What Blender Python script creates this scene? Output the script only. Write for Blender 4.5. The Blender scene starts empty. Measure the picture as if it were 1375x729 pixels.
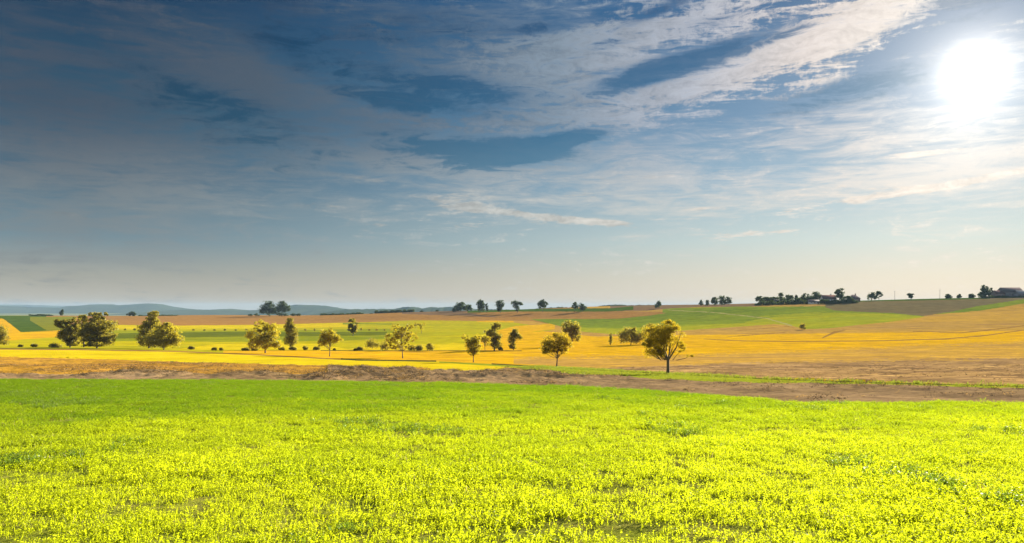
import bpy, math, random
import numpy as np
from mathutils import Vector, Matrix

C = bpy.context.scene.collection
SC = bpy.context.scene
rng = np.random.default_rng(7)
random.seed(7)
F = 1069.0; CX = 687.5; HY = 412.0          # focal length and eye level of the photo, in its pixels

# ------------------------------------------------------------------ camera
cam = bpy.data.cameras.new('camera')
cam.sensor_width = 36.0; cam.lens = 36.0 * F / 1375.0
cam.shift_y = 47.5 / 1375.0
cam.clip_start = 0.1; cam.clip_end = 60000
camo = bpy.data.objects.new('camera', cam); C.objects.link(camo)
camo.location = (0, 0, 0); camo.rotation_euler = (math.radians(90), 0, 0)
SC.camera = camo

# ------------------------------------------------------------------ exposure
EXPO = 2.25
SC.view_settings.view_transform = 'Standard'
SC.view_settings.look = 'None'
SC.view_settings.gamma = 1.0
SC.view_settings.exposure = EXPO
SC.cycles.max_bounces = 6
SC.cycles.diffuse_bounces = 3
SC.cycles.transmission_bounces = 4
SC.cycles.volume_bounces = 0
SC.cycles.use_denoising = True

# ------------------------------------------------------------------ sun
SUN_AZ = math.atan((1308 - CX) / F)
SUN_EL = math.atan((HY - 98) / F * math.cos(SUN_AZ))
sdir = Vector((math.sin(SUN_AZ) * math.cos(SUN_EL), math.cos(SUN_AZ) * math.cos(SUN_EL), math.sin(SUN_EL)))
sl = bpy.data.lights.new('sun', 'SUN'); sl.energy = 4.6; sl.angle = math.radians(0.53); sl.color = (1.0, 0.90, 0.72)
so = bpy.data.objects.new('sun', sl); C.objects.link(so)
so.rotation_euler = (-sdir).to_track_quat('-Z', 'Y').to_euler()

# ------------------------------------------------------------------ node helper
class NT:
    def __init__(s, tree): s.t = tree; s.N = tree.nodes; s.L = tree.links
    def n(s, typ, **kw):
        nd = s.N.new(typ)
        for k, v in kw.items(): setattr(nd, k, v)
        return nd
    def put(s, sock, v):
        if isinstance(v, bpy.types.NodeSocket): s.L.new(v, sock)
        elif v is not None:
            try: sock.default_value = v
            except Exception: sock.default_value = (*v, 1.0)
    def m(s, op, a, b=None, c=None, clamp=False):
        nd = s.n('ShaderNodeMath', operation=op, use_clamp=clamp)
        s.put(nd.inputs[0], a); s.put(nd.inputs[1], b); s.put(nd.inputs[2], c)
        return nd.outputs[0]
    def vm(s, op, a, b=None):
        nd = s.n('ShaderNodeVectorMath', operation=op)
        s.put(nd.inputs[0], a); s.put(nd.inputs[1], b)
        return nd.outputs['Value'] if op in ('DOT_PRODUCT', 'LENGTH') else nd.outputs[0]
    def mix(s, f, a, b, blend='MIX'):
        nd = s.n('ShaderNodeMix', data_type='RGBA', blend_type=blend)
        s.put(nd.inputs[0], f)
        for i, v in ((6, a), (7, b)):
            if isinstance(v, bpy.types.NodeSocket): s.L.new(v, nd.inputs[i])
            else: nd.inputs[i].default_value = (*v[:3], 1.0)
        return nd.outputs[2]
    def ramp(s, f, stops, interp='LINEAR'):
        nd = s.n('ShaderNodeValToRGB'); cr = nd.color_ramp; cr.interpolation = interp
        while len(cr.elements) < len(stops): cr.elements.new(0.5)
        for e, (p, c) in zip(cr.elements, stops):
            e.position = p; e.color = (*c[:3], 1.0) if hasattr(c, '__len__') else (c, c, c, 1.0)
        s.put(nd.inputs[0], f)
        return nd.outputs[0]
    def noise(s, vec, scale, detail=4, rough=0.55, dist=0.0, lac=2.0):
        nd = s.n('ShaderNodeTexNoise')
        s.put(nd.inputs['Vector'], vec); nd.inputs['Scale'].default_value = scale
        nd.inputs['Detail'].default_value = detail; nd.inputs['Roughness'].default_value = rough
        nd.inputs['Distortion'].default_value = dist; nd.inputs['Lacunarity'].default_value = lac
        return nd.outputs['Fac']
    def smooth(s, v, lo, hi):
        nd = s.n('ShaderNodeMapRange', interpolation_type='SMOOTHSTEP')
        s.put(nd.inputs[0], v); nd.inputs[1].default_value = lo; nd.inputs[2].default_value = hi
        return nd.outputs[0]
    def comb(s, x, y, z):
        nd = s.n('ShaderNodeCombineXYZ'); s.put(nd.inputs[0], x); s.put(nd.inputs[1], y); s.put(nd.inputs[2], z)
        return nd.outputs[0]

def lin(r, g, b):
    f = lambda c: c / 12.92 if c <= 0.04045 else ((c + 0.055) / 1.055) ** 2.4
    return (f(r / 255), f(g / 255), f(b / 255))

# ------------------------------------------------------------------ world: sky, thin clouds, glow of the sun in the cloud veil
W = bpy.data.worlds.new('World'); SC.world = W; W.use_nodes = True
w = NT(W.node_tree); w.N.clear()
BG = 0.1
G = 1.0 / (BG * 2 ** EXPO)                  # brings a picture value to a Background colour
sky = w.n('ShaderNodeTexSky', sky_type='NISHITA', sun_disc=False)
sky.sun_elevation = SUN_EL; sky.sun_rotation = SUN_AZ; sky.air_density = 1.0; sky.dust_density = 1.0; sky.ozone_density = 2.0
tc = w.n('ShaderNodeTexCoord')
D = w.vm('NORMALIZE', tc.outputs['Generated'])
sx = w.n('ShaderNodeSeparateXYZ'); w.L.new(D, sx.inputs[0])
az = w.m('ARCTAN2', sx.outputs[0], sx.outputs[1])
el = w.m('ARCSINE', sx.outputs[2])
dots = w.vm('DOT_PRODUCT', D, tuple(sdir))
sang = w.m('ARCCOSINE', w.m('MINIMUM', dots, 0.999999))          # radians from the sun
ele = w.m('DIVIDE', el, math.radians(40), clamp=True)
E = lambda d: max(0.0, d) / 40.0
rampL = w.ramp(ele, [(E(0), lin(192, 184, 168)), (E(2), lin(164, 164, 154)), (E(4.5), lin(112, 138, 150)), (E(8.5), lin(66, 98, 120)),
                     (E(13), lin(42, 80, 104)), (E(20), lin(26, 57, 86)), (E(24), lin(44, 76, 112)), (E(31), lin(120, 150, 185)), (1.0, lin(150, 176, 205))])
rampR = w.ramp(ele, [(E(0), lin(222, 212, 196)), (E(2), lin(212, 210, 196)), (E(4.5), lin(188, 206, 206)), (E(8.5), lin(140, 174, 196)),
                     (E(13), lin(92, 136, 172)), (E(20), lin(36, 97, 144)), (E(24), lin(60, 110, 160)), (E(31), lin(130, 165, 200)), (1.0, lin(160, 185, 210))])
fs = w.smooth(sang, math.radians(58), math.radians(10))
base = w.mix(fs, rampL, rampR)
nish = w.mix(1.0, sky.outputs[0], (BG * 2 ** EXPO * 0.30,) * 3, 'MULTIPLY')
base = w.mix(0.03, base, nish)
base = w.mix(w.smooth(sang, math.radians(72), math.radians(110)), base, lin(168, 190, 212))

def azel(px, py):
    a = math.atan((px - CX) / F)
    return a, math.atan((HY - py) / F * math.cos(a))

def blob(px, py, rx, ry, rot, amp, p=1.0):
    """soft elliptical patch on the sky: centre and radii as seen from the field, rotation counter-clockwise in degrees"""
    a, e = azel(px, py); c = math.cos(math.radians(rot)); s = math.sin(math.radians(rot))
    du = w.m('SUBTRACT', az, a); dv = w.m('SUBTRACT', el, e)
    u = w.m('ADD', w.m('MULTIPLY', du, c * F / rx), w.m('MULTIPLY', dv, s * F / rx))
    v = w.m('ADD', w.m('MULTIPLY', du, -s * F / ry), w.m('MULTIPLY', dv, c * F / ry))
    r2 = w.m('ADD', w.m('MULTIPLY', u, u), w.m('MULTIPLY', v, v))
    g = w.m('EXPONENT', w.m('MULTIPLY', r2, -1.0))
    return w.m('MULTIPLY', g, amp)
def total(items):
    acc = items[0]
    for i in items[1:]: acc = w.m('ADD', acc, i)
    return acc

# coordinates: the clouds lie on a sheet overhead, so they flatten towards the horizon
inv = w.m('DIVIDE', 1.0, w.m('ADD', w.m('MAXIMUM', sx.outputs[2], 0.0), 0.10))
P = w.comb(w.m('MULTIPLY', sx.outputs[0], inv), w.m('MULTIPLY', sx.outputs[1], inv), 0.0)
mp = w.n('ShaderNodeMapping'); mp.inputs['Rotation'].default_value = (0, 0, math.radians(20)); mp.inputs['Scale'].default_value = (1.0, 2.1, 1)
w.L.new(P, mp.inputs[0]); PS = mp.outputs[0]
AE = w.comb(az, w.m('MULTIPLY', el, 2.6), 0.3)
mp2 = w.n('ShaderNodeMapping'); mp2.inputs['Rotation'].default_value = (0, 0, math.radians(-38)); mp2.inputs['Scale'].default_value = (1, 1.7, 1)
w.L.new(AE, mp2.inputs[0]); AR = mp2.outputs[0]
n_big = w.noise(AE, 4.0, 5, 0.6, 0.6)
n_wisp = w.noise(AR, 15.0, 9, 0.66, 1.0)
n_fine = w.noise(AR, 60.0, 7, 0.7, 0.5)
n_flat = w.noise(w.comb(az, w.m('MULTIPLY', el, 6.5), 2.0), 11.0, 8, 0.62, 0.7)
n_puff = w.noise(w.comb(w.m('MULTIPLY', az, 1.0), w.m('MULTIPLY', el, 1.5), 4.0), 70.0, 6, 0.68, 0.9)
mp3 = w.n('ShaderNodeMapping'); mp3.inputs['Rotation'].default_value = (0, 0, math.radians(-35)); mp3.inputs['Scale'].default_value = (1, 0.33, 1)
w.L.new(w.comb(az, w.m('MULTIPLY', el, 1.3), 7.0), mp3.inputs[0]); n_fib = w.noise(mp3.outputs[0], 95.0, 6, 0.65, 1.2)
mp4 = w.n('ShaderNodeMapping'); mp4.inputs['Rotation'].default_value = (0, 0, math.radians(12)); mp4.inputs['Scale'].default_value = (0.35, 1.6, 1)
w.L.new(AE, mp4.inputs[0]); n_str = w.noise(mp4.outputs[0], 22.0, 8, 0.62, 1.4)

# thin veil (soft, wide)
veil = total([blob(100, 60, 300, 110, -8, .45), blob(40, 230, 300, 110, 0, .75), blob(230, 60, 160, 40, -22, .25), blob(420, 135, 190, 28, -18, .55),
              blob(620, 90, 190, 40, 6, .35), blob(480, 10, 180, 30, 0, .30), blob(600, 205, 210, 24, 2, .5), blob(330, 100, 45, 30, -60, .3),
              blob(980, 195, 330, 40, 8, .32), blob(1150, 245, 280, 24, 6, .62), blob(1200, 165, 230, 36, 5, .28), blob(800, 250, 260, 30, 2, .4),
              blob(820, 120, 220, 70, 12, .6), blob(700, 60, 200, 60, 4, .35), blob(1340, 230, 160, 50, 8, .6), blob(1150, 200, 60, 6, 8, .5),
              blob(520, 215, 150, 14, -2, .35), blob(250, 270, 150, 28, 0, .2)])
veil = w.m('ADD', veil, w.m('MULTIPLY', w.m('SUBTRACT', n_big, 0.5), 1.3))
veil = w.m('ADD', veil, w.m('MULTIPLY', w.m('SUBTRACT', n_wisp, 0.5), 1.9))
veil = w.m('ADD', veil, w.m('MULTIPLY', w.m('SUBTRACT', n_flat, 0.5), 0.9))
veil = w.m('ADD', veil, w.m('MULTIPLY', w.m('SUBTRACT', n_str, 0.5), 1.1))
veil = w.m('MULTIPLY', w.smooth(veil, 0.05, 1.15), 0.92)

# denser, crisper bank running from the middle up towards the sun, and the flat streaks low down
gap = total([blob(880, 96, 85, 17, 12, 1.9), blob(960, 72, 90, 10, 16, 1.0), blob(1050, 48, 70, 6, 16, .8), blob(880, 16, 60, 9, 18, 1.0), blob(950, 30, 60, 8, 10, .6), blob(640, 203, 115, 17, -5, 2.0), blob(755, 186, 55, 10, 6, 2.0), blob(690, 208, 70, 12, 10, 1.6),
             blob(610, 118, 110, 18, -6, 1.5), blob(560, 142, 110, 12, -6, 1.3), blob(300, 150, 130, 30, -10, .75), blob(230, 110, 80, 14, -20, .45), blob(420, 40, 120, 30, -10, .5), blob(740, 35, 60, 9, 6, .9), blob(600, 40, 110, 22, 0, .7), blob(1110, 130, 110, 14, 8, .8),
             blob(1180, 110, 90, 18, 10, .6), blob(400, 75, 80, 24, -20, .7), blob(430, 210, 160, 18, -4, .6), blob(1290, 8, 80, 24, 0, .8), blob(820, 60, 60, 7, 14, .6), blob(1170, 52, 40, 5, 22, .7)])
gap = w.m('ADD', gap, w.m('ADD', w.m('MULTIPLY', w.m('SUBTRACT', n_wisp, 0.5), 4.2), w.m('ADD', w.m('MULTIPLY', w.m('SUBTRACT', n_str, 0.5), 1.2), w.m('MULTIPLY', w.m('SUBTRACT', n_puff, 0.5), 1.0))))
gap = w.smooth(gap, 0.25, 1.35)
keep_ = w.m('SUBTRACT', 1.0, w.m('MULTIPLY', gap, 0.92))
bank = total([blob(820, 100, 240, 70, 12, .42), blob(620, 60, 200, 50, 0, .22), blob(350, 90, 220, 50, -18, .18), blob(560, 180, 220, 26, 2, .25), blob(1180, 22, 100, 34, 14, 1.05), blob(1060, 60, 130, 30, 18, .95), blob(930, 108, 130, 26, 17, .85), blob(780, 120, 130, 45, 14, .65),
              blob(950, 18, 160, 20, 10, .6), blob(830, 40, 120, 26, 12, .6), blob(690, 60, 110, 30, 12, .36), blob(640, 215, 150, 16, -4, .42), blob(770, 205, 70, 12, 20, .45),
              blob(700, 165, 110, 14, -6, .4), blob(1120, 95, 60, 16, 30, .5), blob(520, 150, 120, 14, -14, .25), blob(460, 45, 40, 20, -40, .3), blob(510, 40, 30, 20, -50, .3),
              blob(935, 75, 130, 9, 13, -.75), blob(880, 98, 70, 12, 12, -1.1), blob(1030, 45, 80, 6, 16, -.5), blob(880, 18, 60, 9, 15, -.6), blob(740, 35, 50, 9, 5, -.5), blob(700, 22, 50, 9, 0, -.4),
              blob(640, 195, 120, 13, -3, -1.0), blob(760, 185, 55, 8, 6, -.9), blob(690, 208, 70, 11, 8, -.8), blob(600, 120, 110, 18, -10, -.6),
              blob(1240, 85, 60, 35, 20, -.7)])
bn = w.m('ADD', w.m('ADD', w.m('MULTIPLY', w.m('SUBTRACT', n_wisp, 0.5), 3.2), w.m('MULTIPLY', w.m('SUBTRACT', n_puff, 0.5), 1.5)), w.m('ADD', w.m('MULTIPLY', w.m('SUBTRACT', n_fib, 0.5), 0.8), w.m('MULTIPLY', w.m('SUBTRACT', n_str, 0.5), 2.0)))
bank = w.m('ADD', bank, bn)
bank = w.smooth(bank, 0.25, 1.05)
low = total([blob(620, 275, 70, 10, -4, .95), blob(720, 291, 110, 7, -7, .95), blob(820, 297, 70, 5, -3, .95), blob(600, 262, 40, 7, 0, .6), blob(625, 300, 60, 5, 5, .5),
             blob(435, 277, 45, 7, -3, .8), blob(100, 288, 36, 7, -6, .7), blob(430, 338, 30, 4, -4, .55), blob(470, 326, 26, 3, -4, .5), blob(350, 346, 22, 3, -8, .5),
             blob(515, 302, 20, 4, 0, .7), blob(1010, 314, 80, 5, 3, 1.0), blob(1170, 290, 50, 10, 2, .45), blob(1170, 265, 150, 6, 7, .95), blob(1290, 246, 90, 5, 7, .9), blob(1050, 262, 110, 9, 3, .6),
             blob(1250, 205, 60, 5, 3, 1.2), blob(1262, 190, 28, 4, 0, .9), blob(920, 236, 90, 8, 2, .6), blob(505, 243, 38, 4, 0, .7), blob(1355, 331, 22, 2.5, 0, .6), blob(1055, 207, 16, 3, 0, .9),
             blob(770, 258, 120, 7, 0, .5), blob(950, 280, 40, 4, 0, .6), blob(620, 240, 150, 6, 0, .5), blob(620, 340, 60, 5, 0, .25), blob(780, 322, 30, 3, 0, .3), blob(240, 238, 26, 6, 0, .45), blob(190, 188, 30, 12, 0, .3)])
low = w.m('ADD', w.m('SUBTRACT', low, 0.22), w.m('ADD', w.m('MULTIPLY', w.m('SUBTRACT', n_flat, 0.5), 3.2), w.m('MULTIPLY', w.m('SUBTRACT', n_fine, 0.5), 1.8)))
low = w.m('MULTIPLY', w.smooth(low, 0.30, 1.0), 0.85)

sa = w.m('DIVIDE', sang, math.radians(60), clamp=True)
A = lambda d: d / 60.0
ccol = w.ramp(sa, [(A(0), lin(255, 250, 240)), (A(6), lin(250, 238, 226)), (A(10), lin(236, 224, 216)), (A(17), lin(186, 190, 200)), (A(26), lin(134, 150, 166)),
                   (A(36), lin(98, 114, 130)), (A(46), lin(84, 95, 108)), (A(58), lin(78, 86, 100))])
lowc = w.ramp(sa, [(A(0), lin(255, 246, 232)), (A(10), lin(248, 234, 218)), (A(20), lin(222, 216, 206)), (A(32), lin(204, 204, 198)), (A(45), lin(150, 158, 160)), (A(58), lin(130, 136, 138))])
hfac = w.smooth(el, math.radians(13), math.radians(6))
ccol = w.mix(hfac, ccol, lowc)
shade = w.m('ADD', 0.80, w.m('ADD', w.m('MULTIPLY', w.m('SUBTRACT', n_puff, 0.5), 0.6), w.m('MULTIPLY', w.m('SUBTRACT', n_wisp, 0.5), 1.0)))
shade = w.m('ADD', shade, 0.14)
veilc = w.mix(0.22, ccol, base)
ccol = w.mix(1.0, ccol, w.comb(shade, shade, shade), 'MULTIPLY')
deep = w.mix(1.0, base, (.40, .66, .76), 'MULTIPLY')
base2 = w.mix(w.m('MULTIPLY', gap, w.smooth(el, math.radians(5), math.radians(11))), base, deep)
veil = w.m('MULTIPLY', veil, w.m('SUBTRACT', 1.0, w.m('MULTIPLY', gap, 0.88))); bank = w.m('MULTIPLY', bank, keep_)
col = w.mix(veil, base2, veilc)
col = w.mix(w.m('MULTIPLY', bank, 0.88), col, ccol)
col = w.mix(low, col, ccol)
# the sun burning through the veil: bright core and a wide, weakening glow
core = w.m('EXPONENT', w.m('MULTIPLY', w.m('POWER', w.m('DIVIDE', sang, math.radians(1.0)), 1.6), -1.0))
g1 = w.m('EXPONENT', w.m('DIVIDE', sang, -math.radians(2.3)))
g2 = w.m('EXPONENT', w.m('DIVIDE', sang, -math.radians(7.5)))
glow = w.m('ADD', w.m('MULTIPLY', core, 2.2), w.m('ADD', w.m('MULTIPLY', g1, 1.15), w.m('MULTIPLY', g2, 0.20)))
col = w.mix(1.0, col, w.mix(1.0, w.comb(glow, glow, glow), (1.0, 0.93, 0.82), 'MULTIPLY'), 'ADD')
bgn = w.n('ShaderNodeBackground'); w.put(bgn.inputs[0], w.mix(1.0, col, (G, G, G), 'MULTIPLY')); bgn.inputs[1].default_value = BG
outw = w.n('ShaderNodeOutputWorld'); w.L.new(bgn.outputs[0], outw.inputs[0])
W.cycles.sampling_method = 'MANUAL'; W.cycles.sample_map_resolution = 512

# ------------------------------------------------------------------ terrain height
PX = np.array([-900, -300, 0, 345, 690, 1000, 1375, 1700, 2300], float)
YK = np.array([50, 80, 105, 150, 200, 280, 400, 640, 900, 1180], float)
VK = np.array([   # how far below (+) or above (-) eye level the ground lies, in photo pixels, for each direction and distance
    [98.5, 86.5, 79, 68, 58, 53, 44, 29, 19, 12],
    [98.5, 86.5, 79, 68, 58, 53, 44, 29, 19, 12],
    [98.5, 86.5, 79, 68.5, 59, 54, 45, 30, 20, 12.5],
    [98.5, 87, 81, 73, 65, 57, 46, 31, 20.5, 11.5],
    [98.5, 88, 83.5, 79.5, 72, 59, 48, 31, 16.5, 3.5],
    [98.5, 88, 83, 75, 66.5, 53, 40, 20, -3, -5],
    [98.5, 87.5, 82, 74, 62, 47, 33, 6, -12.5, -10],
    [98.5, 87.5, 82, 73, 60, 44, 28, 0, -18, -14],
    [98.5, 87.5, 82, 73, 60, 44, 28, 0, -18, -14]], float)
def pchip(x, y, xi):
    """monotone cubic through (x, y) along the last axis of y"""
    h = np.diff(x); d = np.diff(y, axis=-1) / h
    m = np.zeros_like(y)
    w1 = 2 * h[1:] + h[:-1]; w2 = h[1:] + 2 * h[:-1]
    a = d[..., :-1]; b = d[..., 1:]
    with np.errstate(divide='ignore', invalid='ignore'):
        hm = (w1 + w2) / (w1 / a + w2 / b)
    m[..., 1:-1] = np.where(a * b > 0, hm, 0)
    m[..., 0] = d[..., 0]; m[..., -1] = d[..., -1]
    i = np.clip(np.searchsorted(x, xi) - 1, 0, len(x) - 2)
    t = (xi - x[i]) / h[i]
    h00 = 2*t**3 - 3*t**2 + 1; h10 = t**3 - 2*t**2 + t; h01 = -2*t**3 + 3*t**2; h11 = t**3 - t**2
    return h00 * y[..., i] + h10 * h[i] * m[..., i] + h01 * y[..., i+1] + h11 * h[i] * m[..., i+1]
ZK = -VK * YK / F
n_pre = np.array([-80, 2, 10, 25, 38.0])
pre = -(1.7 + 0.06 * n_pre)
YALL = np.concatenate([n_pre, YK, [1400, 1800, 2600, 4200, 16000]])
tail = np.array([[-4, -22, 0, 0, 0]]) + ZK[:, -1:]
tail[:, 2] = -52; tail[:, 3] = -60; tail[:, 4] = -62
ZALL = np.concatenate([np.repeat(pre[None], len(PX), 0), ZK, tail], axis=1)
XI = np.linspace(-900, 2300, 641)
Zc = pchip(PX, ZALL.T, XI).T                      # columns smooth across directions
s0 = lambda y: np.arcsinh(np.asarray(y, float) / 40.0)
SI = np.linspace(s0(-80), s0(16000), 2400)
ZT = pchip(s0(YALL), Zc, SI)
k = np.exp(-0.5 * (np.arange(-12, 13) / 6.0) ** 2); k /= k.sum()
ZT = np.apply_along_axis(lambda r: np.convolve(np.pad(r, 12, mode='edge'), k, 'valid'), 0, ZT)
k = np.exp(-0.5 * (np.arange(-9, 10) / 4.0) ** 2); k /= k.sum()
ZT = np.apply_along_axis(lambda r: np.convolve(np.pad(r, 9, mode='edge'), k, 'valid'), 1, ZT)
def ground(X, Y):
    X = np.asarray(X, float); Y = np.asarray(Y, float)
    px = CX + F * X / np.maximum(Y, 12.0)
    a = np.clip((px - XI[0]) / (XI[1] - XI[0]), 0, len(XI) - 1.001); b = np.clip((s0(Y) - SI[0]) / (SI[1] - SI[0]), 0, len(SI) - 1.001)
    i = a.astype(int); j = b.astype(int); fa = a - i; fb = b - j
    z = (ZT[i, j] * (1-fa) * (1-fb) + ZT[i+1, j] * fa * (1-fb) + ZT[i, j+1] * (1-fa) * fb + ZT[i+1, j+1] * fa * fb)
    # gentle swells
    z = z + 0.0012 * np.clip(Y - 60, 0, 900) * (np.sin(X * 0.021 + Y * 0.004) * 0.5 + np.sin(X * 0.0083 - Y * 0.011 + 1.3) * 0.5) * np.clip((Y-60)/200, 0, 1)
    return z
YS = np.concatenate([np.arange(3, 60, 0.25), np.arange(60, 300, 0.5), np.arange(300, 1500, 2.0)])
def depth(px, py):
    """distance at which the ground is first seen in the direction of that photo point"""
    t = (px - CX) / F
    v = -F * ground(t * YS, YS) / YS - (HY - 0) + HY
    target = py - HY
    hit = np.nonzero(v <= target)[0]
    if len(hit) == 0: return YS[np.argmin(v)]
    i = hit[0]
    if i == 0: return YS[0]
    f = (v[i-1] - target) / max(1e-6, v[i-1] - v[i])
    return YS[i-1] + f * (YS[i] - YS[i-1])
def at(px, py=None, Y=None):
    if Y is None: Y = depth(px, py)
    X = (px - CX) / F * Y
    return X, Y, float(ground(X, Y))

# ------------------------------------------------------------------ object helpers
def tag(o, label=None, cat=None, group=None, kind=None):
    if label: o['label'] = label
    if cat: o['category'] = cat
    if group: o['group'] = group
    if kind: o['kind'] = kind
    return o
def mesh_obj(name, V, Fc, mat, parent=None, smooth=False, mats=None, midx=None):
    me = bpy.data.meshes.new(name)
    V = np.asarray(V, np.float32); Fc = np.asarray(Fc, np.int32); k = Fc.shape[1]
    me.vertices.add(len(V)); me.vertices.foreach_set('co', V.ravel())
    me.loops.add(Fc.size); me.loops.foreach_set('vertex_index', Fc.ravel())
    me.polygons.add(len(Fc)); me.polygons.foreach_set('loop_start', np.arange(0, Fc.size, k, dtype=np.int32))
    if smooth: me.polygons.foreach_set('use_smooth', np.ones(len(Fc), bool))
    if mats:
        for m_ in mats: me.materials.append(m_)
        me.polygons.foreach_set('material_index', np.asarray(midx, np.int32))
    else: me.materials.append(mat)
    me.update(calc_edges=True)
    o = bpy.data.objects.new(name, me)
    if parent is not False: C.objects.link(o)
    if parent: o.parent = parent
    return o
def empty(name, loc, rz=0.0):
    o = bpy.data.objects.new(name, None); C.objects.link(o); o.location = loc; o.rotation_euler = (0, 0, rz); o.empty_display_size = 0.5
    return o
class MB:
    def __init__(s): s.v = []; s.f = []; s.n = 0
    def add(s, v, f):
        v = np.asarray(v, float); s.v.append(v); s.f.append(np.asarray(f) + s.n); s.n += len(v)
    def box(s, x0, x1, y0, y1, z0, z1):
        s.add([(x0,y0,z0),(x1,y0,z0),(x1,y1,z0),(x0,y1,z0),(x0,y0,z1),(x1,y0,z1),(x1,y1,z1),(x0,y1,z1)],
              [(0,3,2,1),(4,5,6,7),(0,1,5,4),(1,2,6,5),(2,3,7,6),(3,0,4,7)])
    def tube(s, pts, rad, k=6):
        pts = [Vector(p) for p in pts]; n = len(pts); V = []
        for i, p in enumerate(pts):
            d = (pts[min(i+1, n-1)] - pts[max(i-1, 0)]).normalized()
            a = d.cross(Vector((0.13, 0.99, 0.05)) if abs(d.y) < 0.9 else Vector((1, 0, 0))).normalized(); b = d.cross(a)
            for j in range(k):
                th = 2 * math.pi * j / k; V.append(p + (a * math.cos(th) + b * math.sin(th)) * rad[i])
        Fq = []
        for i in range(n - 1):
            for j in range(k): Fq.append((i*k+j, i*k+(j+1) % k, (i+1)*k+(j+1) % k, (i+1)*k+j))
        c = len(V); V.append(pts[-1]); 
        for j in range(k): Fq.append(((n-1)*k+j, (n-1)*k+(j+1) % k, c, c))
        s.add([tuple(v) for v in V], [q for q in Fq if q[2] != q[3]])
        # cap as thin quads
        s.add([tuple(V[(n-1)*k]), tuple(V[(n-1)*k + k//3]), tuple(V[(n-1)*k + k//2]), tuple(V[(n-1)*k + 5*k//6])], [(0, 1, 2, 3)])
    def build(s, name, mat, parent=None, smooth=False):
        return mesh_obj(name, np.concatenate(s.v), np.concatenate(s.f), mat, parent, smooth)

# ------------------------------------------------------------------ materials
def newmat(name):
    m_ = bpy.data.materials.new(name); m_.use_nodes = True; t = NT(m_.node_tree); t.N.clear(); return m_, t
def finish(t, sh):
    o = t.n('ShaderNodeOutputMaterial'); t.L.new(sh, o.inputs[0])
def field_mat(name, cols, big=0.02, fine=1.2, streak=(1, 1, 1), rot=0, dark=(0.5, 0.5), spots=None, bump=0.3, bscale=3.0, rough=0.95, mottle=0.38, rows_=None):
    """cols: three own colours of the cover, mixed in patches; spots: colour of the bare or weedy bits, and how many"""
    m_, t = newmat(name)
    geo = t.n('ShaderNodeNewGeometry'); pos = geo.outputs['Position']
    mp = t.n('ShaderNodeMapping'); mp.inputs['Scale'].default_value = streak; mp.inputs['Rotation'].default_value = (0, 0, math.radians(rot)); t.L.new(pos, mp.inputs[0]); sp = mp.outputs[0]
    a = t.noise(sp, big, 4, 0.55, 0.4); b = t.noise(sp, big * 7, 5, 0.6, 0.3); c = t.noise(sp, fine, 6, 0.7)
    col = t.mix(t.smooth(a, 0.36, 0.64), cols[0], cols[1])
    col = t.mix(t.m('MULTIPLY', t.smooth(b, 0.42, 0.72), 0.75), col, cols[2])
    f = t.m('MULTIPLY_ADD', c, dark[1] * 2, 1 - dark[1])
    col = t.mix(1.0, col, t.comb(f, f, f), 'MULTIPLY')
    mp_ = t.n('ShaderNodeMapping'); mp_.inputs['Scale'].default_value = (1, .55, 1); mp_.inputs['Rotation'].default_value = (0, 0, math.radians(8)); t.L.new(pos, mp_.inputs[0])
    g_ = t.noise(mp_.outputs[0], 0.13, 9, 0.78, 0.3); g_ = t.m('MULTIPLY_ADD', t.m('SUBTRACT', g_, 0.5), mottle * 4, 1.0)
    col = t.mix(1.0, col, t.comb(g_, g_, g_), 'MULTIPLY')
    if rows_:
        rs_ = t.n('ShaderNodeSeparateXYZ'); t.L.new(pos, rs_.inputs[0])
        ph = t.m('ADD', t.m('MULTIPLY', rs_.outputs[1], 6.2832 / rows_[0]), t.m('ADD', t.m('MULTIPLY', rs_.outputs[0], 6.2832 / rows_[0] * rows_[1]), t.m('MULTIPLY', t.noise(pos, 0.012, 3), 16.0)))
        wv = t.m('MULTIPLY', t.m('SINE', ph), t.m('MULTIPLY', t.smooth(t.noise(sp, 0.06, 5, .7), .35, .65), rows_[2]))
        wv = t.m('ADD', wv, 1.0); col = t.mix(1.0, col, t.comb(wv, wv, wv), 'MULTIPLY')
    if spots:
        d = t.noise(sp, spots[2], 7, 0.72, 0.2)
        col = t.mix(t.m('MULTIPLY', t.smooth(d, spots[1] - 0.05, spots[1] + 0.07), spots[3] if len(spots) > 3 else 1.0), col, spots[0])
    bs = t.n('ShaderNodeBsdfDiffuse'); t.L.new(col, bs.inputs['Color']); bs.inputs['Roughness'].default_value = 0.3
    bp = t.n('ShaderNodeBump'); bp.inputs['Strength'].default_value = bump; bp.inputs['Distance'].default_value = 0.25
    t.L.new(t.noise(sp, bscale, 6, 0.7), bp.inputs['Height']); t.L.new(bp.outputs[0], bs.inputs['Normal'])
    finish(t, bs.outputs[0]); return m_
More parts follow.
